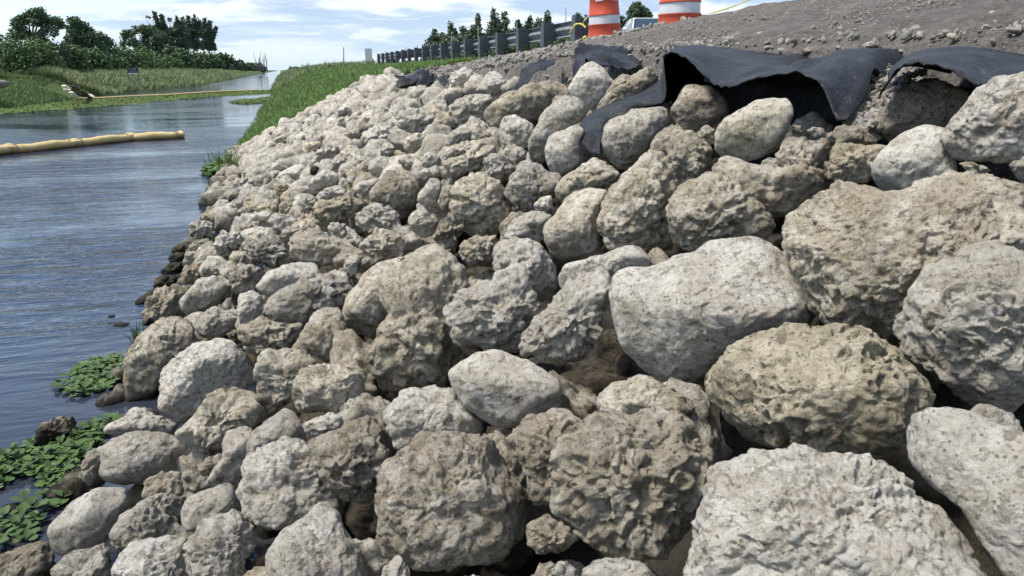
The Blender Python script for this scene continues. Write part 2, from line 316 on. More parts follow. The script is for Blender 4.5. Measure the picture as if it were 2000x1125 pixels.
# ------------------------------------------------------------------ the traced rocks
TILE = {'A': (0, 0), 'B': (650, 0), 'C': (1300, 0), 'D': (0, 375), 'E': (650, 375), 'F': (1300, 375), 'G': (0, 725), 'H': (650, 725), 'I': (1300, 725)}
TILE5 = {'J': (350, 300), 'K': (450, 110), 'L': (750, 110), 'M': (700, 300), 'N': (1050, 100), 'O': (1050, 300), 'P': (1350, 200), 'Q': (1600, 80), 'R': (200, 500), 'S': (500, 450)}
ROCKS = '''
I white shelly|huge pale shell-pocked boulder in the bottom right foreground|60,900 130,780 190,700 180,600 250,500 350,450 520,440 680,440 780,450 880,515 1050,510 1200,560 1330,610 1420,700 1600,740 1700,860 1790,1080 1810,1250 1500,1400 900,1450 300,1400 80,1200
I white smooth|smooth white boulder with a pointed nose at the right edge|1270,350 1380,250 1480,230 1640,235 1800,290 2050,400 2250,700 2250,1150 2000,1250 1850,1120 1740,950 1650,760 1500,640 1340,470
I grey plain||1620,235 1680,195 1800,200 1950,270 1965,340 1900,420 1700,400
F ochre honey|big brownish honeycomb boulder right of centre|200,1060 260,960 370,880 490,800 640,730 700,720 830,725 960,740 1100,780 1240,840 1320,900 1420,1000 1480,1080 1500,1180 1380,1310 1270,1400 1100,1440 880,1480 720,1440 560,1380 430,1330 330,1290 220,1200
F grey rough|big rounded grey-brown boulder at the right edge|1290,640 1330,500 1400,430 1560,380 1700,310 1850,300 1969,330 2150,420 2250,700 2200,1000 2050,1150 1850,1200 1650,1170 1530,1100 1420,1000 1310,890 1280,760
F tan shelly|very large tan slab with a shell-studded top|530,250 660,140 750,70 900,20 1000,-30 1100,-20 1200,25 1350,-20 1550,-75 1750,-85 1969,-30 2150,100 2200,500 1700,800 1280,830 1180,790 1000,740 860,700 830,580 800,480 700,350 600,300
F white block|largest white boulder, broad and blocky|-400,870 -390,740 -340,590 -260,450 -180,415 -90,430 0,400 60,370 170,340 230,290 390,255 520,260 600,320 700,380 780,470 825,560 835,720 700,760 500,820 370,900 270,980 180,1050 80,1090 0,1050 -150,990 -300,930
O tan shelly|rounded tan boulder with curled shell prints|1250,700 1260,590 1290,480 1400,350 1500,250 1620,170 1720,190 1850,260 2000,350 2150,450 2290,560 2387,695 2300,800 2100,870 1800,900 1600,980 1500,1000 1428,979 1303,855
O tan shelly|tall leaning boulder covered in shell imprints|570,650 640,500 700,400 760,300 870,200 970,110 1060,30 1160,0 1260,50 1300,150 1340,300 1390,350 1290,480 1240,640 1260,750 1300,860 1340,900 1200,960 1000,980 850,960 740,980 640,1000 610,880 570,750
O tan block|tan boulder with a sharp ledge across its top|20,740 80,690 180,600 210,520 270,440 370,370 490,340 590,365 690,370 650,460 600,560 590,680 610,850 620,980 500,1020 350,1050 220,1070 130,1020 80,930 60,820
O tan rough|tan saddle-shaped rock below the fabric tail|120,480 150,400 210,310 290,210 400,140 470,60 570,35 680,80 720,130 900,160 860,260 760,360 700,420 590,420 490,400 370,420 280,500 200,570 140,550
N grey plain|grey boulder pressed under the black fabric band|615,900 640,780 690,700 790,620 880,590 930,530 1080,520 1220,530 1310,590 1350,690 1250,800 1130,900 1080,980 1030,1080 950,1150 800,1160 650,1050
N tan shelly|shell-marked rubble boulder left of the smooth lifted boulder|1040,1020 1090,900 1150,800 1300,700 1400,760 1450,850 1560,920 1660,990 1680,1100 1500,1250 1250,1300 1050,1200
N white slab|upright pointed pale slab behind the fabric band|300,370 360,280 410,200 450,130 540,100 640,150 720,210 770,260 740,350 650,470 580,640 530,720 450,660 380,500
N tan shelly|sloping pale tan slab against the black arch|550,640 620,480 700,380 760,280 820,230 910,250 1000,190 1100,140 1200,120 1215,280 1100,400 960,490 850,520 700,620 600,680
L grey plain|tall pale boulder with a hooked top|1410,900 1450,770 1500,670 1520,590 1600,480 1700,400 1800,360 1920,360 1960,480 1990,600 1950,700 1800,780 1650,850 1590,950 1590,1070 1500,1060 1420,980
L white smooth|smooth pale boulder left of the fabric tail|1560,920 1620,800 1720,720 1840,680 1950,650 1965,720 1910,820 1910,950 1960,1060 1830,1150 1700,1200 1620,1150 1590,1040
L white block|clean white square-cut block|1120,760 1140,600 1200,580 1370,590 1470,650 1490,700 1450,820 1410,900 1300,900 1200,900 1160,850
L tan rough|large lumpy grey-brown rock behind the white block|1000,600 1010,480 1080,420 1180,360 1320,340 1440,260 1540,270 1640,340 1620,450 1560,560 1480,630 1400,620 1200,640 1130,680 1110,720 1040,710
L white rough|bumpy whitish rock beside the dark brown wedge|600,520 700,430 800,410 900,360 1000,330 1100,390 1010,450 990,590 960,660 900,690 780,690 720,680 660,600
L brown plain|dark brown wedge-shaped rock|430,680 500,620 570,540 630,540 680,610 720,690 640,740 540,760 500,760
L white block|pale pyramid-shaped rock at the crest|880,360 930,300 980,200 1040,140 1100,130 1160,180 1220,230 1270,290 1290,340 1180,380 1080,400 980,350
L white rough|bulky pale rock right of the crumpled black fabric|615,300 650,200 660,120 720,110 820,120 900,190 930,240 870,300 850,340 740,360 650,370
L white rough||120,600 160,530 250,510 350,510 440,520 510,580 500,640 430,700 380,760 250,760 160,740
L grey plain||600,800 640,740 720,700 830,700 880,730 840,830 740,870 640,860
L grey plain||820,820 870,720 930,700 1040,760 1080,810 950,850
L tan rough||570,930 620,870 750,840 850,815 980,810 1060,800 1110,800 1080,860 980,920 850,980 700,1000 580,1030
L tan shelly|long tan log-shaped rock|530,1080 640,990 780,955 830,920 900,880 1050,850 1110,800 1160,850 1165,920 1040,980 960,1040 920,1120 780,1160 640,1200 560,1180
L white shelly|jagged white rock above the large shell-ridged boulder|920,1080 980,1000 1060,950 1150,930 1200,880 1270,850 1380,880 1400,960 1370,1060 1290,1130 1200,1200 1100,1250 980,1200
M grey shelly|wide grey rock with a knobbly cap|1420,390 1440,300 1500,200 1540,80 1600,40 1680,50 1740,120 1830,180 1950,200 1990,260 1920,370 1880,440 1760,450 1690,540 1620,560 1500,490
M tan shelly|large shell-ridged boulder left of the ledge boulder|865,540 900,480 950,440 900,380 960,280 1060,210 1180,180 1280,190 1380,260 1400,330 1430,430 1480,500 1540,590 1500,660 1440,740 1300,790 1180,820 1040,760 980,700 900,620
M brown honey|dark crumbly rock below the large shell-ridged boulder|760,770 780,660 870,600 960,650 1040,720 960,820 920,920 920,970 820,920 690,850
M white smooth|smooth pale egg-shaped rock|560,440 620,370 660,260 740,210 820,280 800,360 770,470 830,600 790,640 700,590 640,500 590,490
M brown plain||780,500 850,310 930,270 1000,260 930,350 910,450 880,580 810,600
M grey smooth|small grey cobble in a dark gap|480,600 560,540 650,530 700,590 780,640 750,750 680,830 570,800 500,720
M brown rough|big brown-stained pitted boulder above the grey cobble|70,430 130,350 230,260 280,170 340,130 430,140 520,200 590,280 600,360 560,450 500,540 450,620 400,610 330,540 240,480 160,470 100,490
M grey rough|rounded pitted grey boulder left of the grey cobble|-60,680 0,600 60,520 140,460 240,460 310,510 380,580 440,670 470,760 400,790 250,770 140,770 40,800
M tan rough|smooth-shouldered brownish boulder above the tall craggy boulder|0,980 20,880 80,780 170,740 300,740 400,760 460,830 440,920 420,1000 340,1040 230,1080 160,1130 60,1140 0,1100
M tan rough|yellowish white rock with a flat top|950,970 990,880 1080,830 1200,780 1330,760 1420,780 1400,860 1340,940 1320,1040 1320,1090 1200,1120 1090,1110 1020,1040
M white plain||1420,860 1450,700 1560,620 1700,560 1820,580 1900,600 1860,700 1810,780 1830,880 1760,900 1650,820 1540,840
E white rough|white-capped boulder with a dark right flank|870,330 900,270 980,240 1080,255 1150,310 1200,390 1230,480 1240,550 1190,600 1130,630 1060,520 1000,470 900,450
M white smooth|small white stone with three round holes|1690,530 1720,470 1830,405 1890,410 1900,480 1930,570 1850,595 1740,570
E white craggy|pale lobed boulder with a trefoil outline|615,600 640,570 700,545 770,540 820,510 880,490 890,440 930,410 990,400 1040,420 1070,490 1100,560 1130,610 1090,680 1060,760 1030,870 950,880 880,880 800,850 700,860 650,820 640,740 620,680
E white craggy|slanting white boulder left of the largest boulder|1040,880 1060,770 1100,680 1180,620 1260,550 1330,490 1400,440 1480,430 1560,440 1560,560 1500,650 1460,760 1440,880 1400,940 1300,970 1200,950 1120,920
E white plain|low white rock above the slanting white boulder|1215,440 1250,400 1400,370 1480,350 1560,310 1650,290 1720,310 1750,430 1640,450 1500,460 1350,510 1250,545
E tan craggy|tall craggy boulder left of centre|180,1050 220,900 250,800 300,700 290,640 260,560 260,500 350,400 430,360 540,305 640,330 700,380 750,440 770,510 760,580 690,600 640,640 640,740 650,830 740,880 680,950 600,1010 480,1070 350,1110 230,1120
E tan plain|smooth brownish rock tucked left of the tall craggy boulder|40,640 90,560 190,450 260,380 350,350 420,360 380,420 310,500 290,560 310,640 280,780 210,810 120,770 60,700
E white smooth|smooth white cushion-shaped boulder at the centre|640,1010 700,960 800,900 930,865 1000,880 1100,930 1190,990 1240,1060 1260,1120 1270,1180 1180,1230 1060,1290 940,1310 830,1240 740,1180 680,1110 640,1060
H white rough|white lumpy rock above the brown domed boulder|275,220 300,170 400,120 500,95 600,115 680,120 760,200 850,270 900,320 820,360 700,380 550,370 460,390 390,420 330,450 290,380 275,300
H brown rough|big brown domed boulder at the bottom centre|240,650 260,530 350,450 430,370 480,335 560,330 650,315 780,340 860,390 950,480 1050,590 1090,700 1080,830 1040,930 960,1010 800,1080 650,1090 480,1100 400,1050 320,1010 230,980 225,850
H tan craggy|big pale cratered boulder at the bottom right of centre|1160,560 1180,480 1230,390 1300,370 1400,340 1440,310 1520,200 1600,195 1740,210 1850,160 1969,160 2050,190 2100,260 2150,330 2150,420 2060,500 2020,640 1950,780 1890,900 1820,1010 1700,1010 1560,980 1400,950 1310,880 1210,780 1180,680
H tan rough|crusty tan rock under the largest boulder|1410,240 1490,100 1560,50 1640,20 1750,60 1969,140 2020,200 1900,280 1740,300 1520,290 1430,320
H brown rough|wedge-shaped brown rock right of the brown domed boulder|960,350 1010,300 1100,260 1200,220 1260,205 1330,230 1420,320 1400,400 1300,480 1240,600 1250,720 1260,810 1120,740 1070,600 1010,480
H brown rough||1060,850 1140,760 1250,820 1380,920 1300,1000 1150,1010 1070,960
H grey rough||1170,1125 1220,1030 1320,1040 1380,1090 1370,1180 1200,1200
H grey rough||1350,1110 1450,1050 1570,1010 1700,1040 1800,1125 1750,1250 1400,1250
H brown honey|reddish brown rock with round sockets|-120,380 -20,350 60,300 140,255 230,260 290,310 325,460 280,520 250,640 210,740 80,750 0,700 -60,600
H white plain||260,1080 290,1030 350,1000 390,1030 420,1110 430,1200 270,1200
H white plain||700,1120 760,1105 830,1125 800,1190 700,1190
G white craggy|white crusty boulder with a yellow lichen patch|1310,640 1340,560 1340,480 1400,420 1500,390 1600,380 1700,400 1800,440 1880,480 1940,560 1930,640 1880,700 1860,790 1740,840 1560,870 1450,880 1350,820 1310,720
G white block|pale pyramid-shaped rock at the bottom edge|1455,1030 1500,960 1560,880 1640,810 1720,750 1800,745 1860,820 1900,900 1969,1000 2020,1100 2000,1280 1500,1280 1470,1125
G grey rough|squat grey-white rock left of the bottom pyramid rock|1000,950 1040,890 1110,810 1200,760 1270,755 1330,820 1400,880 1420,920 1370,1000 1340,1100 1320,1240 1080,1240 1030,1050
G white rough|white cracked rock at the bottom left|600,1125 640,1040 700,930 780,910 860,920 930,900 1000,940 1040,1030 1060,1125 1040,1280 620,1280
G grey honey|finely pitted grey rock at lower left|620,890 660,800 740,730 800,690 900,665 960,690 1010,760 1010,850 1010,960 930,960 780,960 700,960 650,1020 630,960
G white smooth|flat smooth rock at lower left|990,760 1040,690 1130,650 1250,615 1310,640 1310,720 1330,780 1200,800 1110,850 1040,900 1000,870
G white smooth|oblong pale boulder leaning toward the water plants|260,880 340,780 420,700 500,640 600,615 670,620 700,670 710,730 660,790 620,880 560,940 450,1000 370,1010 290,960
G grey block|flat-faced grey boulder at the lower left|540,600 570,480 570,400 600,350 700,340 800,335 900,350 980,370 1040,430 1065,520 1040,580 960,580 860,580 780,610 700,620 610,610
G grey plain||430,640 450,540 480,440 560,390 610,400 600,500 570,620 480,660
G tan plain|small angular stone in a gap at lower left|780,670 810,590 900,550 970,540 1000,600 1015,680 900,690 800,710
G white rough|low white rock above the flat-faced grey boulder|580,330 600,280 690,250 720,210 790,210 850,240 960,270 1010,310 960,350 850,365 700,360 600,360
G tan honey|brown-grey pitted rock below the broad white boulder|960,340 1050,260 1100,190 1180,110 1290,80 1400,130 1440,200 1470,250 1400,310 1350,320 1260,360 1220,430 1150,440 1080,420 1000,370
D white rough|broad white boulder above the water plants|820,1200 850,1100 870,1010 940,930 1000,850 1080,820 1150,830 1230,795 1330,850 1400,890 1430,920 1430,1000 1400,1060 1290,1110 1170,1150 1080,1220 1000,1270 920,1240
D tan honey|coral-textured boulder at the water's edge|670,860 750,800 800,750 870,700 950,680 1020,700 1070,770 1075,830 1000,900 930,980 880,1040 850,1110 840,1190 750,1180 700,1150 690,1000 665,920
D tan craggy|pale rock with a tuft of grass beside it|780,740 790,650 830,560 880,520 960,510 1020,530 990,590 1000,660 960,710 870,740 800,780
D grey smooth|ridged grey rock over a dark hollow|985,600 1050,520 1100,470 1170,460 1230,490 1260,560 1200,620 1120,650 1080,690 1030,670
D grey plain|rounded grey rock in a hollow near the water|1080,720 1100,660 1180,635 1270,640 1310,680 1290,750 1230,810 1150,820 1100,780
D brown rough|small pinkish brown rock|1240,420 1280,395 1370,390 1430,420 1450,480 1400,540 1330,580 1290,580 1260,500
D white smooth|white upright finger-shaped rock|1270,760 1300,700 1310,620 1310,550 1360,530 1430,560 1440,620 1430,680 1380,750 1300,780
D white plain||1410,510 1460,440 1550,410 1640,390 1720,390 1800,430 1850,475 1700,480 1620,540 1550,590 1490,580
D grey honey|long pitted rock left of the tall craggy boulder|1450,640 1510,570 1620,500 1720,450 1850,455 1950,490 1965,530 1900,620 1800,650 1720,700 1650,740 1560,740 1490,720
D tan honey|rusty pitted rock above the broad white boulder|1270,800 1330,740 1440,680 1500,720 1570,730 1660,720 1640,820 1600,890 1500,890 1440,920 1380,850
D tan rough|dome-shaped tan rock with a cleft|1610,870 1650,790 1700,700 1780,620 1850,620 1880,680 1900,760 1940,850 1930,940 1800,950 1740,900
D tan craggy||1430,920 1480,860 1540,870 1640,870 1740,900 1800,920 1820,980 1740,1060 1660,1120 1570,1165 1480,1205 1420,1150 1420,1050
G tan craggy|tan ledge-topped rock at the left of centre|1570,110 1620,40 1700,-20 1760,-50 1850,-50 1960,-20 2030,60 2000,190 1900,230 1840,250 1760,250 1650,240 1590,180
G white plain||1645,300 1720,260 1820,225 1890,250 1900,300 1820,350 1720,370 1680,350
G grey smooth|smooth grey arching rock above the lichen boulder|1340,480 1350,420 1400,330 1480,260 1570,205 1620,220 1680,330 1680,400 1500,450 1400,480
G grey plain||1090,660 1150,580 1220,480 1220,400 1240,330 1330,280 1400,300 1380,420 1360,540 1300,630 1200,640
G brown plain||1070,540 1130,480 1220,430 1230,500 1150,590 1080,580
G grey rough|grey pocked rock at the bottom left corner|290,1090 350,1030 450,990 560,950 620,970 650,1060 620,1150 560,1250 320,1250
G brown rough|dark wet ledge of rock at the bottom left|-150,1080 0,1030 150,950 240,930 330,990 350,1040 290,1150 100,1250 -100,1250
G brown rough|wet rock poking out among the water plants|160,400 180,330 230,280 320,250 420,240 455,280 440,330 370,380 280,420
D dark plain|long black wet rock at the waterline|715,610 780,570 840,530 910,525 900,570 850,610 790,640 740,635
D dark rough|black wet rock with a pitted top|830,520 850,480 920,455 990,465 980,520 880,545
D dark plain|flat black pointed rock at the waterline|870,440 930,400 1000,380 1010,420 980,470 890,460
D dark plain||910,370 940,340 1030,330 1030,380 950,400
D dark plain||930,330 980,280 1080,290 1070,340 960,350
J white honey|white rock with black holes at the waterline bend|80,690 150,650 270,645 330,700 370,760 330,840 200,880 130,860 90,780
J ochre rough|ochre-tinted rock at the waterline|170,650 250,560 340,520 420,540 440,580 420,660 300,690
J white plain||320,510 400,450 500,440 500,480 470,550 340,550
J grey rough||430,560 470,480 560,440 660,410 740,450 750,530 640,570 550,600
J grey plain||480,430 490,360 560,330 650,380 650,410 560,450
J dark rough||350,450 380,390 450,370 480,390 470,440 380,465
J white honey|round pitted rock by the reed clump|530,310 570,240 650,210 720,230 735,300 720,370 660,380 600,340
J grey rough||550,200 600,120 660,90 730,110 720,190 640,225 570,225
J grey plain||740,330 750,220 830,190 890,200 900,270 850,310 800,340
J white plain||920,250 950,190 1020,170 1120,120 1160,110 1260,130 1280,190 1180,270 1110,300 1060,270 980,270
J ochre honey|yellowish knobbly rock near the reed clump|930,300 990,270 1050,290 1085,330 1030,400 1020,450 960,400 930,360
J grey rough||1040,420 1060,340 1150,310 1240,320 1260,390 1200,430 1080,450
J dark plain|small dark grey triangular rock|1270,150 1320,95 1380,140 1350,200 1290,240
J white plain||1250,290 1350,210 1420,150 1500,150 1570,210 1600,280 1500,320 1430,370 1340,400 1260,380
J brown plain|small brown triangular rock|1570,130 1680,120 1760,170 1700,220 1600,250 1580,180
J ochre rough|yellowish boulder with a raised right end|1290,530 1350,470 1480,440 1580,430 1650,370 1700,365 1780,410 1830,480 1780,550 1680,650 1600,680 1500,680 1400,700 1280,660 1260,640
J white rough||1410,700 1470,670 1540,660 1620,690 1640,780 1640,860 1560,840 1480,790
J tan craggy|long tan rock with a fractured top|1080,840 1140,770 1230,720 1320,730 1450,790 1560,850 1700,900 1740,930 1690,1040 1600,1110 1480,1110 1300,1100 1160,1080 1120,980 1090,900
S grey plain||850,370 900,270 1000,190 1030,250 1010,420 940,480
J grey plain||990,790 1030,710 1150,690 1210,740 1150,800 1060,870 1000,850
J grey rough||850,730 900,620 960,580 1060,610 1200,620 1240,680 1210,740 1060,760 990,810 900,800
J white smooth||740,770 780,745 840,760 900,800 870,840 760,830
J tan rough||560,680 640,655 760,660 790,730 730,810 660,810 600,740
J white smooth|flat white chip of rock|670,610 740,580 900,560 930,600 840,655 700,660
J ochre plain|ochre flat rock|690,570 780,510 900,470 1000,470 940,580 800,590
J grey plain||540,580 600,530 680,505 720,550 660,590
J grey craggy|tall grey pitted rock above the black waterline rocks|310,1040 330,930 380,820 430,720 520,700 600,760 650,820 590,920 510,1010 450,1110 360,1090
J grey honey|large dark-flanked pitted boulder left of the fractured rock|590,850 680,820 780,830 900,800 1010,860 1080,950 1150,1070 1050,1120 900,1140 780,1060 650,1000 600,940
J tan plain|small pointed tan rock|470,1080 520,970 580,920 680,980 780,1050 800,1110 700,1130 540,1120
J white plain||30,1080 60,980 120,940 200,960 250,1020 190,1080 80,1120
R ochre rough|ochre rough rock above the ridged grey rock|730,290 760,190 790,120 850,70 960,60 1060,40 980,140 950,260 870,290
R grey plain||940,210 980,100 1060,80 1130,110 1150,190 1050,220
J tan rough||1200,720 1290,665 1360,690 1400,740 1390,780 1280,760
J ochre rough||940,590 1000,480 1100,430 1160,420 1180,490 1160,570 1060,590 980,600
J white honey||1150,490 1190,410 1310,400 1330,470 1290,550 1280,620 1200,600
J white rough||1310,480 1340,390 1450,330 1560,310 1650,330 1640,400 1570,450 1400,470
J grey plain||1620,240 1700,210 1740,250 1700,330 1660,340
J white smooth|smooth slanted white slab above the brown-stained boulder|1690,370 1760,280 1880,240 2000,240 1880,350 1820,430 1760,390
J grey plain||1670,100 1750,30 1850,20 1860,90 1750,140
J white plain|wide pale rock with a flat crown|1830,60 2000,35 2110,60 2150,130 2030,240 1860,210
M white plain||370,50 430,35 530,50 590,110 580,180 430,150
L white smooth|round white rock at the mid slope|345,1010 400,940 480,930 570,990 560,1050 480,1090 390,1090
M white plain||590,180 700,130 790,110 810,200 710,240 640,280 600,240
J grey rough||1480,110 1490,50 1560,10 1680,20 1710,80 1620,140 1500,150
J grey plain||880,130 960,60 1080,50 1160,110 1040,190 940,200 900,180
J grey plain||700,200 760,100 830,110 830,190 740,230
K grey rough|rounded rock at the foot of the grass edge|250,940 270,880 340,850 380,880 390,950 320,980
K tan rough||390,840 440,790 530,760 600,740 630,810 560,880 460,890
K ochre plain|tan rock with a shadowed face|680,900 700,840 800,830 910,840 870,930 790,1005 720,1000
K grey honey|oval dark-pitted rock|1040,640 1050,600 1150,570 1240,600 1250,690 1140,750 1050,780 980,750
K white smooth||930,640 960,590 1040,580 1040,680 1000,750 950,730
K grey craggy||770,1060 800,960 920,880 1000,840 1110,850 1090,950 1000,1010 900,1070
K brown rough||980,1000 1050,960 1180,940 1210,1010 1150,1090 1000,1100
K grey plain||1170,1050 1200,980 1300,960 1330,1020 1250,1090
K tan rough||1240,1110 1330,990 1500,980 1600,1010 1640,1090 1500,1160
K grey rough||1050,800 1100,750 1200,710 1310,720 1270,800 1150,840
K white rough||1260,840 1300,740 1400,680 1500,660 1600,700 1650,790 1550,880 1400,900
K white plain|tall pale rock at the top of the pile by the grass|1400,260 1420,200 1490,170 1550,190 1590,260 1590,340 1480,360 1420,330
K white smooth|small white rock at the crest left of the black fabric|1520,160 1540,135 1600,135 1620,170 1570,205
K grey plain||1240,250 1270,200 1360,180 1410,220 1360,280
K white plain||1110,370 1120,310 1190,310 1230,360 1180,420
K grey plain||1040,410 1080,340 1110,360 1120,420 1060,460
K grey plain||1200,310 1260,280 1370,290 1410,340 1300,370
K grey rough||1210,420 1260,370 1380,360 1450,400 1430,460 1250,450
K white rough||1050,560 1070,480 1160,450 1270,440 1300,530 1200,590
K tan plain||1270,460 1320,420 1380,430 1430,520 1360,550
K white plain||1420,470 1470,400 1560,380 1610,430 1570,500 1450,500
K white rough||1240,640 1270,560 1350,530 1460,540 1460,630 1360,690
K grey plain||1480,600 1540,520 1610,560 1600,670 1520,680
K grey rough||870,530 930,490 1000,500 970,570
K white rough||700,650 770,580 860,550 890,630 780,700
K grey plain||840,620 900,570 960,590 940,660
K grey plain||1450,970 1480,870 1570,840 1610,910 1570,1000
K tan plain|upright tan rock in the packed middle slope|1700,900 1720,760 1800,730 1880,770 1920,830 1850,890 1760,970
K grey rough||820,780 880,740 1000,740 1040,810 960,860 860,860
K white plain||640,760 700,740 770,790 700,850 650,830
K white smooth|flat white sliver of rock on the far slope|1415,520 1480,485 1560,490 1520,535 1450,545
K tan plain||1560,560 1580,500 1660,480 1720,510 1690,580 1630,620
P tan smooth|smooth boulder lifted against the black arch|230,500 240,400 215,330 250,250 330,170 420,110 560,30 680,-50 830,-60 960,0 990,100 960,200 900,330 820,450 640,560 560,590 400,530 300,560
P tan plain|wedge-shaped rock below the lifted boulder|200,670 260,590 340,510 430,540 560,600 670,640 640,750 500,830 400,820 300,740
P brown craggy|crumbling rubble-like boulder under the fabric|630,720 680,600 800,530 900,400 950,330 1060,300 1150,340 1260,430 1310,560 1300,680 1200,740 1100,890 900,900 720,870
P ochre shelly|yellowish shelly block beside the round pale boulder|1310,600 1340,470 1400,400 1540,385 1600,410 1740,420 1920,410 1880,520 1830,640 1790,760 1700,790 1550,830 1420,820 1310,720
C white smooth|round pale boulder beside the yellowish block|1135,960 1150,870 1220,790 1340,720 1440,690 1540,690 1580,780 1610,860 1620,970 1500,1020 1380,1050 1270,1080 1170,1050
C white rough|large pale boulder at the upper right edge|1525,740 1570,660 1640,560 1700,460 1770,400 1870,390 1969,410 2150,480 2200,700 2100,860 1969,870 1800,890 1690,900 1600,860 1540,790
C grey plain||1880,900 1969,860 2100,900 2100,1010 1940,1010
C tan rough||1600,880 1700,890 1760,880 1830,920 1780,980 1640,980
C brown rough|dirt-caked boulder under the right fabric arch|1100,700 1200,610 1260,560 1300,470 1480,440 1650,520 1660,640 1560,710 1400,730 1250,780
C brown plain|shadowed brown boulder inside the black arch|20,600 60,500 130,460 250,480 330,560 370,620 280,680 250,740 150,750 60,700
C tan rough||150,770 170,720 230,680 280,700 270,790 200,810
C brown plain||690,700 700,670 740,665 755,730 700,745
C grey plain||770,720 820,680 880,700 880,750 790,755
C brown plain||860,730 950,690 1100,700 1160,790 1050,830 900,810
C tan rough|broad crumbly rock left of the tan slab|170,1000 250,880 340,850 480,900 640,930 760,900 880,960 900,1040 760,1130 600,1200 450,1150 300,1020
C tan shelly||-10,860 20,760 60,690 160,720 240,830 260,920 180,1000 60,1080 0,1000
'''

# ------------------------------------------------------------------ rock builder
_cube = {}
def cube_sphere(n):
    if n in _cube: return _cube[n]
    t = np.tan((np.arange(n + 1) / n * 2 - 1) * math.pi / 4)
    idx = {}; V = []; Fc = []
    for ax in range(3):
        for sg in (-1, 1):
            ids = np.zeros((n + 1, n + 1), int)
            for i in range(n + 1):
                for j in range(n + 1):
                    p = [0, 0, 0]; p[ax] = sg; p[(ax + 1) % 3] = t[i] ; p[(ax + 2) % 3] = t[j]
                    if 0 < i < n and 0 < j < n:
                        ids[i, j] = len(V); V.append(p)
                    else:
                        k = (round(p[0], 5), round(p[1], 5), round(p[2], 5))
                        if k not in idx: idx[k] = len(V); V.append(p)
                        ids[i, j] = idx[k]
            a, b, c, d = ids[:-1, :-1].ravel(), ids[1:, :-1].ravel(), ids[1:, 1:].ravel(), ids[:-1, 1:].ravel()
            q = np.stack([a, b, c, d], 1) if sg > 0 else np.stack([a, d, c, b], 1)
            Fc.append(q)
    V = np.array(V); V /= np.linalg.norm(V, axis=1)[:, None]
    _cube[n] = (V.astype(np.float32), np.concatenate(Fc))
    return _cube[n]

def outline_radius(poly):
    """distance to the outline in each of 360 directions from its centre, lightly smoothed"""
    P = np.asarray(poly, float); Q = np.roll(P, -1, 0); out = np.zeros(360)
    for k in range(360):
        a = math.radians(k); dx_, dy_ = math.cos(a), math.sin(a)
        best = 0
        ex, ey = Q[:, 0] - P[:, 0], Q[:, 1] - P[:, 1]
        den = dx_ * ey - dy_ * ex
        with np.errstate(divide='ignore', invalid='ignore'):
            t = (P[:, 0] * ey - P[:, 1] * ex) / den
            s = (P[:, 0] * dy_ - P[:, 1] * dx_) / den
        ok = (np.abs(den) > 1e-9) & (t > 0) & (s >= -1e-6) & (s <= 1 + 1e-6)
        if ok.any(): best = t[ok].max()
        out[k] = best
    bad = out <= 0
    if bad.any(): out[bad] = out[~bad].mean()
    k = np.exp(-.5 * (np.arange(-9, 10) / 2.2) ** 2); k /= k.sum()
    return np.convolve(np.concatenate([out[-9:], out, out[:9]]), k, 'valid')

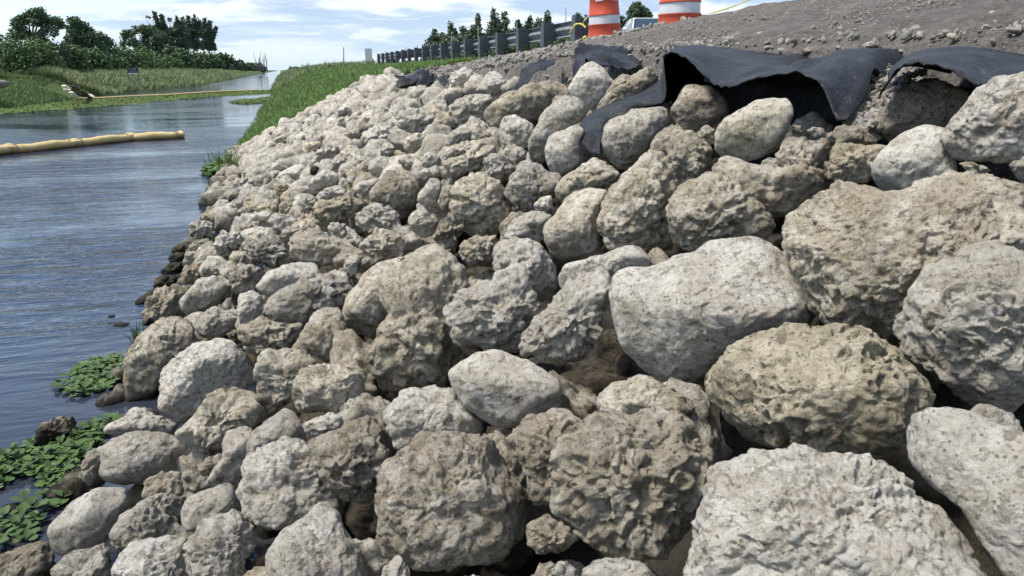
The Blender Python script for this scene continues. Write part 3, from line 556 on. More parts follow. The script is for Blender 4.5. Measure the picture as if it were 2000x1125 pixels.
STYLE = {  # lump, mid, rough amp(m), pit amp(m), pit freq, ridge amp, plane count, plane depth
 'smooth':  (.05, .020, .0022, .0022, 44, .0008, 7, (.76, .92)),
 'plain':   (.06, .030, .0034, .0040, 44, .0014, 9, (.74, .92)),
 'block':   (.05, .026, .0030, .0038, 44, .0016, 7, (.70, .88)),
 'slab':    (.05, .022, .0026, .0030, 44, .0015, 6, (.64, .82)),
 'rough':   (.07, .050, .0044, .0085, 44, .0030, 9, (.73, .92)),
 'honey':   (.06, .036, .0055, .0220, 36, .0026, 7, (.76, .94)),
 'shelly':  (.06, .042, .0048, .0120, 46, .0046, 8, (.74, .92)),
 'craggy':  (.10, .076, .0052, .0125, 36, .0036, 9, (.72, .92)),
}
def rock_points(n, Rof, D, rm, style, seed, front=(0, 0, 1), up=(0, 1, 0)):
    """Rof: 360 radii (metres) in the a-b plane; D half thickness; returns vertices in the a, b, c frame"""
    V, Fq = cube_sphere(n)
    r_ = np.random.default_rng(seed)
    lump, mid, rough, pit, pf, ridge, npl, (p0, p1) = STYLE[style]
    th = np.degrees(np.arctan2(V[:, 1], V[:, 0])) % 360
    i0 = np.floor(th).astype(int) % 360; fr = th - np.floor(th)
    R = Rof[i0] * (1 - fr) + Rof[(i0 + 1) % 360] * fr
    s = np.hypot(V[:, 0], V[:, 1])
    p = 2.5
    rho = ((s / R) ** p + (np.abs(V[:, 2]) / D) ** p) ** (-1 / p)
    pos = V * rho[:, None]
    # flat faces: an upper shoulder, a front face, and random ones
    dirs = []
    u_ = np.array(up, float); f_ = np.array(front, float)
    tilt = r_.uniform(-.35, .35)
    dirs.append((u_ * r_.uniform(.75, 1.0) + f_ * r_.uniform(.55, .85) + np.array([tilt, 0, 0]), r_.uniform(p0, p1)))
    dirs.append((f_ * 1.0 - u_ * r_.uniform(.15, .55) + np.array([r_.uniform(-.3, .3), 0, 0]), r_.uniform(p0, p1)))
    for _ in range(npl):
        d = r_.normal(size=3); d /= np.linalg.norm(d)
        if abs(d[2]) < .35: d[2] = .5 * np.sign(d[2] or 1)
        dirs.append((d, r_.uniform(p0 + .04, p1 + .03)))
    inv = rho ** -12.0
    for d, fr_ in dirs:
        d = d / np.linalg.norm(d)
        h = (pos @ d).max() * fr_
        c = V @ d
        lim = np.where(c > .02, h / np.maximum(c, .02), 1e3)
        inv = inv + lim ** -12.0
    rho = inv ** (-1 / 12.0)
    pos = V * rho[:, None]
    inv = rho ** -30.0                       # small sharp chips
    for _ in range(16):
        d = r_.normal(size=3); d /= np.linalg.norm(d); pd = pos @ d
        h = pd.max() * r_.uniform(.86, .985); c = V @ d
        inv = inv + np.where(c > .05, h / np.maximum(c, .05), 1e3) ** -30.0
    rho = inv ** (-1 / 30.0)
    pos = V * rho[:, None]
    o = r_.uniform(-90, 90, 3)
    sp = 2 * rm / n * 1.6
    q = pos / rm
    disp = rm * (lump * pn(q * 1.35 + o) + mid * pn(q * 3.1 + o * 2) + mid * .45 * pn(q * 6.5 + o))
    w = pos + .010 * np.stack([pn(pos * 14 + o), pn(pos * 14 - o), pn(pos * 14 + o * 3)], 1)
    def band(freq): return max(0.0, min(1.0, (1.0 / freq) / (sp * 1.2) - .4))
    b = band(14)
    if b > 0:
        disp += b * rough * 1.5 * pn(w * 13 + o)
        disp -= b * ridge * 1.2 * np.clip(1 - np.abs(pn(w * 13 + o * 1.7)) * 4.5, 0, 1)
    b = band(pf)
    if b > 0:
        m_ = np.clip(pn(pos * 6 + o) * 1.5 + .55, 0, 1)
        disp -= b * m_ * pit * np.clip((pn(w * pf * .8 + o) - .12) * 9, 0, 1)
        disp += b * rough * .8 * pn(w * pf + o)
        disp -= b * ridge * .7 * np.clip(1 - np.abs(pn(w * pf + o * 1.3)) * 4, 0, 1)
    b = band(pf * 2.2)
    if b > 0:
        disp -= b * m_ * pit * .55 * np.clip((pn(w * pf * 1.7 - o) - .10) * 9, 0, 1)
        disp += b * rough * .42 * pn(w * pf * 2.3 + o)
    k = np.clip(disp, -.45 * rho, .3 * rho)
    return (pos + V * k[:, None]).astype(np.float32), Fq

def inside(poly, x, y):
    c = False; n = len(poly); j = n - 1
    for i in range(n):
        xi, yi = poly[i]; xj, yj = poly[j]
        if (yi > y) != (yj > y) and x < (xj - xi) * (y - yi) / (yj - yi) + xi: c = not c
        j = i
    return c

FACTS = []        # (px, py, r px, object, tone, style, name or '', width metres)
OUTLINES = []
def seat(P, r):   # keep a stone's body on the bank rather than through the ground of the shoulder
    return P
def traced_rocks():
    for k, line in enumerate(ROCKS.strip().split('\n')):
        head, nm, pts = line.split('|')
        tile, tone, style = head.split()
        P = [tuple(map(float, s.split(','))) for s in pts.split()]
        if tile in TILE: ox, oy = TILE[tile]; sc = 700 / 1969
        else: ox, oy = TILE5[tile]; sc = .2
        P = [(ox + x * sc, oy + y * sc) for x, y in P]
        OUTLINES.append(P)
        A = np.array(P); x0, y0 = A.min(0); x1, y1 = A.max(0)
        # area centroid
        B = np.roll(A, -1, 0); cr_ = A[:, 0] * B[:, 1] - B[:, 0] * A[:, 1]
        c = np.array([((A[:, 0] + B[:, 0]) * cr_).sum(), ((A[:, 1] + B[:, 1]) * cr_).sum()]) / (3 * cr_.sum())
        rpx = math.sqrt(abs(cr_.sum()) / 2 / math.pi)
        C = slope_hit(c[0], c[1], .06)
        d = ray(c[0], c[1]); t = float((C - EYE) @ FW)
        if tile == 'P' and k > 0 and nm.startswith('smooth boulder lifted'): C = EYE + d * (t * .93); t *= .93
        if 'inside the black arch' in nm or 'under the right fabric arch' in nm: C = EYE + d * (t * 1.03); t *= 1.03
        if 'large pale boulder at the upper right' in nm: C = EYE + d * (t * .92); t *= .92
        # a water-line stone sits at the water's height
        if tone == 'dark' and C[0] < -.5: C = at_z(c[0], c[1], .02); t = float((C - EYE) @ FW)
        if C[0] < -1.0 and tone != 'dark': C = at_z(c[0], c[1], .04); t = float((C - EYE) @ FW)
        dn = d / np.linalg.norm(d)
        r0 = np.cross(dn, (0, 0, 1)); r0 /= np.linalg.norm(r0); u0 = np.cross(r0, dn)
        mpp = np.linalg.norm(C - EYE) / (F * np.linalg.norm(d)) * 1.0
        mpp = t / F
        # outline in metres on the plane facing the viewer
        L = []
        for x, y in P:
            rr = ray(x, y); tt = ((C - EYE) @ dn) / (rr @ dn); Q = EYE + rr * tt - C
            L.append((Q @ r0, Q @ u0))
        Rof = outline_radius(L) * 1.075
        rm = rpx * mpp
        el = max(.62, min(1.35, 1.0))
        D = rm * (.62 if style == 'slab' else .86) * el
        if tone == 'dark' and tile == 'D': D = rm * .8
        n = int(np.clip(.80 * rpx * .512 + 8, 10, 112))
        rr0 = STYLE[style]
        if rpx < 42: STYLE['_s'] = (rr0[0] * 1.5, rr0[1] * 2.4, rr0[2] * 2.2, rr0[3] * 2.0, 22, rr0[5] * 2.2, 9, (rr0[7][0] - .06, rr0[7][1] - .03)); style_ = '_s'
        else: style_ = style
        lu = np.array([0, float(np.array([0, 0, 1.0]) @ u0), -float(np.array([0, 0, 1.0]) @ dn)])
        lu /= np.linalg.norm(lu)
        V, Fq = rock_points(n, Rof, D, rm, style_, 1000 + k, (0, 0, 1), lu)
        Wd = V[:, :1] * r0 + V[:, 1:2] * u0 - V[:, 2:3] * dn
        me = np_mesh('limestone_rock', Wd, Fq, RM[tone])
        o = link('limestone_rock', me, None, C)
        FACTS.append([c[0], c[1], rpx, o, tone, style, nm, 2 * rm])
traced_rocks()

# ------------------------------------------------------------------ free rocks between the traced ones
def blob(seed, rm, style, n=16):
    r_ = np.random.default_rng(seed)
    a = np.radians(np.arange(360)); R = np.ones(360)
    for k in (2, 3, 4, 5): R += r_.uniform(-.11, .11) * np.cos(k * a + r_.uniform(0, 6.28))
    return rock_points(n, R * rm, rm * r_.uniform(.62, .9), rm, style, seed)
def rot3(r_):
    q = r_.normal(size=4); q /= np.linalg.norm(q); w, x, y, z = q
    return np.array([[1 - 2 * (y * y + z * z), 2 * (x * y - z * w), 2 * (x * z + y * w)], [2 * (x * y + z * w), 1 - 2 * (x * x + z * z), 2 * (y * z - x * w)], [2 * (x * z - y * w), 2 * (y * z + x * w), 1 - 2 * (x * x + y * y)]])
STYLE['free'] = (.13, .13, .010, .018, 24, .010, 9, (.58, .86))
STYLE['freeblock'] = (.10, .09, .008, .012, 24, .008, 8, (.52, .80))
FREE_STYLES = ['free', 'freeblock', 'honey', 'free', 'freeblock', 'craggy']
protos = [blob(50 + i, 1.0 * .16, FREE_STYLES[i % 6], 20) for i in range(12)]
def bank_z(x): return .5 * (x + .9) if x < 1.8 else 1.35 + .3 * (x - 1.8)
cand = []
NOFREE = [[(770, 140), (880, 135), (885, 165), (840, 172), (776, 172)], [(1000, 180), (1095, 112), (1100, 130), (1040, 160), (1015, 185)], [(1115, 160), (1120, 85), (1260, 85), (1250, 130), (1150, 125)]]
r_ = np.random.default_rng(11)
placed = []
tries = 0
while len(placed) < 560 and tries < 60000:
    tries += 1
    y = .9 + 14.6 * r_.random() ** .8
    x = r_.uniform(-.95, 2.0 if y > 6 else 1.9)
    z = bank_z(x)
    px, py = proj((x, y, z))
    if (np.array([x, y, z]) - EYE) @ FW < .5: continue
    rad = r_.uniform(.09, .17) if y < 5 else r_.uniform(.13, .23)
    rp = rad * F / ((np.array([x, y, z]) - EYE) @ FW)
    if not (-60 < px < 2060 and py < 1185): continue
    hit_ = False
    for P in OUTLINES + NOFREE:
        xs = [p[0] for p in P]; ys = [p[1] for p in P]
        if px < min(xs) - rp or px > max(xs) + rp or py < min(ys) - rp or py > max(ys) + rp: continue
        k = sum(inside(P, px + rp * .45 * math.cos(a), py + rp * .45 * math.sin(a)) for a in (0, 1.57, 3.14, 4.71)) + inside(P, px, py)
        if k >= 2: hit_ = True; break
    if hit_: continue
    if any((x - a) ** 2 + (y - b) ** 2 < ((rad + c) * .68) ** 2 for a, b, c in placed): continue
    placed.append((x, y, rad)); cand.append((x, y, z, rad, px, py, rp))
cand.sort(key=lambda c: -c[6])
room = 300 - len(OUTLINES)
FREE_TONES = ['white', 'grey', 'grey', 'tan', 'white', 'tan', 'brown', 'grey', 'white', 'ochre']
pm = {}
for i, (x, y, z, rad, px, py, rp) in enumerate(cand[:room]):
    pi_ = i % 12; tone = FREE_TONES[i % 10] if r_.random() < .8 else 'grey'
    if y < 5 and rp > 20: tone = ['brown', 'grey', 'tan'][i % 3]
    if (pi_, tone) not in pm: pm[(pi_, tone)] = np_mesh('limestone_rock', protos[pi_][0], protos[pi_][1], RM[tone])
    o = link('limestone_rock', pm[(pi_, tone)], None, (x, y, z - (.05 if rp < 25 else .12)))
    o.rotation_euler = tuple(r_.uniform(0, 6.28, 3)); sc = rad / .16
    o.scale = (sc * r_.uniform(.9, 1.2), sc * r_.uniform(.85, 1.1), sc * r_.uniform(.8, 1.0))
    FACTS.append([px, py, rp, o, tone, FREE_STYLES[pi_ % 6], '', 2 * rad])

# everything smaller and the buried second layer: one mass
lowp = [blob(90 + i, .16, FREE_STYLES[i % 6], 9) for i in range(8)]
bV, bF, off = [], [], 0
def throw(x, y, z, rad, r_):
    global off
    V, Fq = lowp[r_.integers(8)]
    M = rot3(r_) * (rad / .16)
    Wd = V @ M.T + np.array([x, y, z])
    bV.append(Wd); bF.append(Fq + off); off += len(V)
for (x, y, z, rad, px, py, rp) in cand[room:]:
    throw(x, y, z - .03, rad, r_)
pale_n = len(bV)
for _ in range(110):                       # small broken stones between the far rocks
    y = r_.uniform(8, 15.6); x = r_.uniform(-1.0, 2.1)
    throw(x, y, bank_z(x) + r_.uniform(-.10, .0), r_.uniform(.05, .11), r_)
tag(link('small_rocks', np_mesh('small_rocks', np.concatenate(bV), np.concatenate(bF), RM['grey'])), 'smaller limestone rocks between the larger ones of the riprap bank', 'rocks', None, 'stuff')
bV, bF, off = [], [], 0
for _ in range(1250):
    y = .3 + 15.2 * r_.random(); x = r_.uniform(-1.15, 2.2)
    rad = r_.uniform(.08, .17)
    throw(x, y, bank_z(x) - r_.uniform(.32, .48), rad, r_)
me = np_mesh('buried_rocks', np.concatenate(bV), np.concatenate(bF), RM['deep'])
tag(link('buried_rocks', me), 'rocks deep in the riprap gaps, coloured dark for the shade there', 'rocks', None, 'stuff')

# names that single each rock out: its own look and where it lies next to the most telling rocks
def bearing(dx_, dy_):
    a = math.degrees(math.atan2(-dy_, dx_)) % 360
    return ['right of', 'up and right of', 'directly above', 'up and left of', 'left of', 'down and left of', 'directly below', 'down and right of'][int((a + 22.5) // 45) % 8]
def label_rocks():
    anchors = [(f[0], f[1], f[6], f[2]) for f in FACTS if f[6]] + [
        (815, 155, 'crumpled black fabric at the crest', 30), (1060, 145, 'narrow black fabric flap', 30), (1500, 150, 'black fabric arch', 60),
        (435, 330, 'reed clump in the water', 20), (1000, 112, 'nearest guardrail post', 20)]
    words = {'white': 'whitish', 'grey': 'grey', 'tan': 'tan', 'ochre': 'ochre', 'brown': 'brown', 'dark': 'black wet'}
    tex = {'free': 'lumpy', 'freeblock': 'angular', 'smooth': 'smooth', 'plain': 'even-faced', 'block': 'blocky', 'slab': 'slab-like', 'rough': 'rough', 'honey': 'pitted', 'shelly': 'shell-marked', 'craggy': 'craggy'}
    used = set()
    for f in FACTS:
        px, py, rp, o, tone, style, nm, wdt = f
        o['category'] = 'rock'; o['group'] = 'limestone riprap rocks on the canal bank'
        if nm:
            o['label'] = nm if len(nm.split()) > 3 else nm + ' on the bank'
            used.add(o['label']); continue
        if rp < 13:
            o['label'] = 'small limestone rock packed among its likes on the far bank'
            o['group'] = 'small look-alike rocks on the far part of the bank'; continue
        size = 'small' if wdt < .22 else 'mid-sized' if wdt < .34 else 'large'
        base = f'{size} {words[tone]} {tex[style]} rock'
        near = sorted(anchors, key=lambda a: math.hypot(a[0] - px, a[1] - py) / (1 + a[3] / 60))
        got = None
        for a in near[:10]:
            w = a[2].split()
            lab = f'{base} {bearing(px - a[0], py - a[1])} the {a[2]}'
            if len(lab.split()) <= 16 and lab not in used: got = lab; break
        o['label'] = got or 'small limestone rock packed among its likes on the far bank'
        used.add(o['label'])
label_rocks()
print('rocks', len(FACTS), 'free', len(cand), 'traced', len(OUTLINES))

# ------------------------------------------------------------------ terrain, one sheet
def lerp(x, pts):
    if x <= pts[0][0]: return pts[0][1]
    for (a, b), (c, d) in zip(pts, pts[1:]):
        if x <= c: return b + (d - b) * (x - a) / (c - a)
    return pts[-1][1]
def sstep(x, a, b):
    t = max(0.0, min(1.0, (x - a) / (b - a))); return t * t * (3 - 2 * t)
def left_edge(y): return -10.75 + 2.6 * sstep(y, 46, 80) - .2 * math.sin(y * .21)
def right_edge(y): return -.9 + .10 * math.sin(y * .33) - .0 * y + .5 * sstep(y, 16, 60)
def ground_z(x, y):
    le, re = left_edge(y), right_edge(y)
    if x < -5.5:
        d = le - x
        z = lerp(d, [(-3, -1.6), (0, 0), (.25, .10), (2.0, .78), (4.0, 1.0), (9, 1.05), (60, 1.2)]) if y < 48 else lerp(d, [(-3, -1.6), (0, 0), (.3, .2), (2.2, 1.0), (5.0, 1.25), (60, 1.4)])
        if 45.5 < y < 50.5 and 0 < d < 2.6: z -= .25 * math.sin((y - 45.5) / 5 * math.pi)
        return z
    far = [(re - 4, -1.6), (re - 1.3, -.55), (re, 0), (1.8, 1.32), (2.6, 1.50), (4, 1.66), (6.5, 1.76), (9, 1.80), (22, 1.80), (60, 1.9)]
    near = [(re - 4, -1.6), (re - 1.3, -.85), (re, -.45), (1.7, .80), (2.20, 1.05), (2.36, 1.62), (3.2, 1.82), (4.6, 2.12), (5.6, 2.12), (7, 2.0), (9, 1.80), (22, 1.80), (60, 1.9)]
    mid = [(re - 4, -1.6), (re - 1.3, -.85), (re, -.45), (1.7, .9), (2.2, 1.30), (2.7, 1.48), (4.0, 1.72), (5.2, 1.9), (7, 1.86), (9, 1.80), (22, 1.80), (60, 1.9)]
    a = sstep(y, 14.6, 15.6); zf = lerp(x, far)
    b = sstep(y, 5.5, 14.5); zn = lerp(x, near) * (1 - b) + lerp(x, mid) * b
    return zn * (1 - a) + zf * a
GX = np.concatenate([[-900, -300, -120, -60, -40, -30, -25, -21, -18, -16], np.arange(-15, -7, .28), [-7, -5, -3.5, -2.6], np.arange(-2.3, 2, .22), np.arange(2, 6, .07), np.arange(6, 10, .4), [11, 13, 16, 20, 26, 40, 70, 150, 400, 900]])
GY = np.concatenate([[-60, -25, -10, -5, -3, -2, -1, -.5], np.arange(0, 7, .08), np.arange(7, 17, .25), np.arange(17, 60, .8), np.arange(60, 110, 3), [120, 135, 155, 180, 220, 280, 360, 480, 650, 900, 1500, 2500]])
NX, NY = len(GX), len(GY)
XX, YY = np.meshgrid(GX, GY)
ZZ = np.array([[ground_z(x, y) for x in GX] for y in GY])
flatP = np.stack([XX.ravel(), YY.ravel(), np.zeros(XX.size)], 1)
gr = ((XX > 2.15) & (XX < 8)).astype(float).ravel()
nearw = np.clip((16 - flatP[:, 1]) / 4, 0, 1)
det = gr * nearw * (.04 * pn(flatP * 1.3) + .022 * pn(flatP * 4) + .016 * pn(flatP * 9))
det += (1 - gr) * .03 * pn(flatP * .9) * (np.abs(flatP[:, 0]) > 1.5)
ZZ = ZZ + det.reshape(ZZ.shape)
gm = Mat('ground')
co = gm.coord('Object')
g = gm.n('ShaderNodeNewGeometry'); sp = gm.n('ShaderNodeSeparateXYZ'); gm.l(g.outputs['Position'], sp.inputs[0])
n_big = gm.noise(co, 1.7, 6, .6); n_mid = gm.noise(co, 14, 7, .7); n_fine = gm.noise(co, 70, 6, .75); v_st = gm.vor(co, 34)
soil = gm.mix(gm.ramp(n_big, .38, .62), (.14, .125, .11), (.21, .19, .17))
soil = gm.mix(gm.ramp(n_mid, .42, .6, 0, .7), soil, (.31, .29, .265))
soil = gm.mix(gm.ramp(n_fine, .36, .60, .65, 0), soil, (.055, .047, .04))
soil = gm.mix(gm.ramp(sp.outputs['X'], 1.85, 2.15, .8, 0), soil, (.035, .029, .023)); soil = gm.mix(gm.math('MULTIPLY', gm.ramp(v_st, .05, .20, .7, 0), gm.ramp(sp.outputs['X'], 1.9, 2.2)), soil, (.36, .34, .31))  # ground below the riprap painted near-black as shade between the rocks
grass = gm.mix(gm.ramp(n_big, .35, .65), (.035, .065, .016), (.075, .115, .028))
isgrass = gm.ramp(gm.math('ADD', sp.outputs['Y'], gm.math('MULTIPLY', n_big, .8)), 15.3, 15.9)
lft = gm.ramp(sp.outputs['X'], -5.0, -5.5)
isg = gm.math('MAXIMUM', isgrass, lft)
gm.color(gm.mix(isg, soil, grass))
gn = gm.bump(n_mid, .04); gn = gm.bump(n_fine, .022, 1.0, gn); gn = gm.bump(gm.ramp(v_st, 0, .3, 1, 0), .010, 1.0, gn)
GROUND = gm.done(gn)
idx = np.arange(NX * NY).reshape(NY, NX)
FQ = np.stack([idx[:-1, :-1].ravel(), idx[:-1, 1:].ravel(), idx[1:, 1:].ravel(), idx[1:, :-1].ravel()], 1)
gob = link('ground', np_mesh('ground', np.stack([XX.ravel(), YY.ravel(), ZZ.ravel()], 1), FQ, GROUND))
tag(gob, 'canal banks and road shoulder of brown soil and grass', None, None, 'structure')

# ------------------------------------------------------------------ water
wm = Mat('canal_water')
co = wm.coord('Object', (1, 1, 1))
def wcoord(sx, sy, rot):
    t = wm.n('ShaderNodeTexCoord'); m = wm.n('ShaderNodeMapping'); m.inputs['Scale'].default_value = (sx, sy, 1); m.inputs['Rotation'].default_value = (0, 0, rot)
    wm.l(t.outputs['Object'], m.inputs[0]); return m.outputs[0]
wa = wm.noise(wcoord(1.0, 3.0, .28), 1.0, 4, .55, .9)
wb = wm.noise(wcoord(2.4, 8.0, .33), 1.0, 4, .55, .9)
wc = wm.noise(wcoord(.14, .30, .1), 1.0, 4, .6, .8)
wd = wm.noise(wcoord(5, 17, .1), 1.0, 2, .5)
calm = wm.ramp(wc, .40, .60, .15, 1.0)
g2 = wm.n('ShaderNodeNewGeometry'); s2 = wm.n('ShaderNodeSeparateXYZ'); wm.l(g2.outputs['Position'], s2.inputs[0])
nearcalm = wm.ramp(s2.outputs['Y'], 2.6, 6.5, .30, 1.15)
calm = wm.math('MULTIPLY', calm, nearcalm); calm = wm.math('MULTIPLY', calm, wm.ramp(s2.outputs['Y'], 8, 26, 1.0, .30))
hgt = wm.math('ADD', wm.math('MULTIPLY', wa, .058), wm.math('ADD', wm.math('MULTIPLY', wb, .022), wm.math('MULTIPLY', wd, .0035)))
wm.color(wm.mix(wm.ramp(s2.outputs['Y'], 2.2, 6.0), (.030, .031, .036), (.016, .028, .056)))
wm.b.inputs['Roughness'].default_value = .07
wm.b.inputs['IOR'].default_value = 1.45
wm.b.inputs['Specular IOR Level'].default_value = .6
b = wm.n('ShaderNodeBump'); b.inputs['Distance'].default_value = 1.0
wm.l(hgt, b.inputs['Height']); wm.l(calm, b.inputs['Strength'])
WATER = wm.done(b.outputs[0])
wob = link('canal_water', np_mesh('canal_water', [(-40, -40, 0), (1.2, -40, 0), (1.2, 2500, 0), (-40, 2500, 0)], [(0, 1, 2, 3)], WATER, False))
tag(wob, 'rippled canal water reflecting the cloudy sky', None, None, 'structure')

# ------------------------------------------------------------------ road
asph = simple('asphalt', (.055, .055, .058), .85, .3, .2, 20, bumpd=.01)
rd = link('road', np_mesh('road', [(8.3, -40, 1.86), (16.5, -40, 1.86), (16.5, 1200, 1.86), (8.3, 1200, 1.86)], [(0, 1, 2, 3)], asph, False))
tag(rd, 'asphalt road running along the canal behind the guardrail', None, None, 'structure')
white_paint = simple('road_paint', (.75, .75, .72), .7, .3, .08)
for i, x in enumerate((8.7, 16.1)):
    tag(link('road_marking', np_mesh('road_marking', [(x, -40, 1.864), (x + .12, -40, 1.864), (x + .12, 1200, 1.864), (x, 1200, 1.864)], [(0, 1, 2, 3)], white_paint, False)), 'white edge line painted along the ' + ('canal side' if i == 0 else 'far side') + ' of the road', None, None, 'structure')

def surf_z(x, y): return ground_z(x, y)

# ------------------------------------------------------------------ loose stones on the gravel shoulder
gravel_m = simple('gravel_stone', (.215, .20, .18), .95, .1, .5, 14)
gV, gF, off2 = [], [], 0
tiny = [(lambda q: (q[0] * np.array([1.2, .9, .65], np.float32), q[1]))(blob(120 + i, 1.0, 'freeblock', 3)) for i in range(6)]
r_ = np.random.default_rng(21)
def toss(x, y, rad, z=None, sink=.25):
    global off2
    V, Fq = tiny[r_.integers(6)]
    z = surf_z(x, y) if z is None else z
    gV.append(V @ (rot3(r_) * rad).T + np.array([x, y, z + rad * (.6 - sink)])); gF.append(Fq + off2); off2 += len(V)
for _ in range(10000):
    y = 1.2 + 7 * r_.random() ** 1.3; x = 2.15 + 3.2 * r_.random() ** 1.5
    toss(x, y, .004 + .010 * r_.random() ** 3)
for _ in range(900):                       # coarser rubble just above the torn fabric
    y = r_.uniform(1.3, 5.5); x = 2.2 + .5 * r_.random() ** 1.5
    toss(x, y, .006 + .020 * r_.random() ** 3)
for _ in range(1500):                      # broken stones on the bare soil between the fabric scraps
    y = r_.uniform(3.8, 11); x = r_.uniform(1.8, 2.45)
    toss(x, y, .008 + .036 * r_.random() ** 2.6)
for _ in range(2200):                      # rubble at the far crest below the guardrail
    y = r_.uniform(8, 16); x = r_.uniform(1.9, 4.8)
    toss(x, y, .012 + .045 * r_.random() ** 2.5)
tag(link('gravel', np_mesh('gravel', np.concatenate(gV), np.concatenate(gF), gravel_m, False)), 'loose gravel and stone crumbs scattered over the eroded shoulder', 'gravel', None, 'stuff')

# the stones on the shoulder that show singly
SHOULDER = [('flat pale stone lying on the gravel between the two fabric arches', 1702, 86, 14, 'white'), ('greenish grey stone in the gravel above the right fabric arch', 1783, 60, 16, 'grey'),
 ('pale stone standing up in the gravel right of the greenish one', 1825, 58, 13, 'white'), ('long flat stone in the gravel at the upper right', 1940, 38, 20, 'grey'),
 ('pale stone on the gravel nearest the top right corner', 1972, 22, 15, 'tan'), ('dark square stone cut by the right edge of the gravel', 1992, 58, 15, 'brown'),
 ('pair-topped pale stone just above the right fabric arch', 1862, 72, 12, 'tan'), ('light stone half buried under the long flat stone', 1925, 55, 13, 'grey'),
 ('small pale stone on the gravel far left of the flat pale stone', 1640, 66, 7, 'tan'),
 ('clod of dark soil above the left fabric arch', 1580, 98, 14, 'brown'), ('small stone in the trough between the fabric arches', 1698, 148, 8, 'tan'), ('rounded pebble caught low in the fabric trough', 1680, 190, 6, 'grey')]
sm = {}
for i, (lab, px, py, rp, tone) in enumerate(SHOULDER):
    X = 2.25
    P = at_x(px, py, X)
    for X in np.arange(2.2, 5, .02):
        P = at_x(px, py, X)
        if P[2] <= surf_z(P[0], P[1]): break
    if 'trough' in lab: P = at_x(px, py, 2.0)
    t = (P - EYE) @ FW; rad = rp * t / F
    V, Fq = blob(200 + i, rad, 'plain', 14)
    o = link('loose_stone', np_mesh('loose_stone', V, Fq, RM[tone]), None, P); o.rotation_euler = tuple(r_.uniform(-.4, .4, 3)); o.scale = (1.25, 1.0, .65)
    tag(o, lab, 'stone', 'single stones on the gravel shoulder')

# ------------------------------------------------------------------ black geotextile
fab = Mat('geotextile')
co = fab.coord('Object')
f1 = fab.noise(co, 9, 6, .6); f2 = fab.noise(co, 900, 2, .5); f3 = fab.noise(co, 45, 6, .75)
c = fab.mix(fab.ramp(f1, .40, .66), (.007, .008, .010), (.018, .0195, .023))
dust = fab.ramp(fab.math('MULTIPLY', fab.ramp(f3, .45, .7), fab.ramp(f1, .40, .6)), .3, .8, 0, .45)
c = fab.mix(dust, c, (.17, .165, .155)); c = fab.mix(fab.ramp(fab.noise(co, 160, 3, .8), .60, .68, 0, .8), c, (.24, .23, .215))
fab.color(c); fab.b.inputs['Roughness'].default_value = .46; fab.b.inputs['Specular IOR Level'].default_value = .20
FAB = fab.done(fab.bump(f2, .002, .6, fab.bump(f3, .004, .7)))

def cr_(p0, p1, p2, p3, t):
    return .5 * ((2 * p1) + (-p0 + p2) * t + (2 * p0 - 5 * p1 + 4 * p2 - p3) * t * t + (-p0 + 3 * p1 - 3 * p2 + p3) * t ** 3)
def spline(P, n):
    P = [np.asarray(p, float) for p in P]
    P = [2 * P[0] - P[1]] + P + [2 * P[-1] - P[-2]]; out = []
    for i in range(1, len(P) - 2):
        for k in range(n): out.append(cr_(P[i - 1], P[i], P[i + 1], P[i + 2], k / n))
    out.append(P[-2]); return out
def sheet(name, cols, nu=7, nv=7, wob=.008, seed=0, thick=.004, mat=None):
    """cols: list of point lists (all the same length) in world space"""
    C2 = [spline(c, nv) for c in cols]
    rows = [spline([c[j] for c in C2], nu) for j in range(len(C2[0]))]
    A = np.array(rows); ny, nx = A.shape[:2]
    V = A.reshape(-1, 3)
    V = V + wob * np.stack([pn(V * 7 + seed), pn(V * 7 + seed + 30), pn(V * 7 + seed + 60)], 1) + wob * .35 * np.stack([pn(V * 22 + seed)] * 3, 1) + wob * 1.5 * (np.abs(pn(V * np.array([3, 5, 3]) + seed * 2)) ** .6 - .5)[:, None] * np.array([.2, .1, 1])
    for j, am in ((0, 1.0), (1, .4)):      # torn, uneven free edge
        sl_ = slice(j * nx, (j + 1) * nx); V[sl_] += am * (.010 * pn(V[sl_] * 26 + seed) + .006 * pn(V[sl_] * 70))[:, None] * np.array([.3, .4, 1])
    idx = np.arange(nx * ny).reshape(ny, nx)
    Fc = np.stack([idx[:-1, :-1].ravel(), idx[:-1, 1:].ravel(), idx[1:, 1:].ravel(), idx[1:, :-1].ravel()], 1)
    o = link(name, np_mesh(name, V, Fc, mat or FAB))
    m = o.modifiers.new('thickness', 'SOLIDIFY'); m.thickness = thick; m.offset = 0
    return o
def fold(spec):
    """each entry: ((px,py,X) , (px,py,X), ...) -> world points on planes parallel to the canal"""
    out = []
    for col in spec:
        c = [at_x(px, py, X) for px, py, X in col]
        e = c[-1] + np.array([.24, 0, 0]); e[2] = ground_z(e[0], e[1]) - .06 if len(spec) > 12 and spec.index(col) > 6 or len(spec) == 10 else c[-1][2] - .02
        out.append(c + [e])
    return out
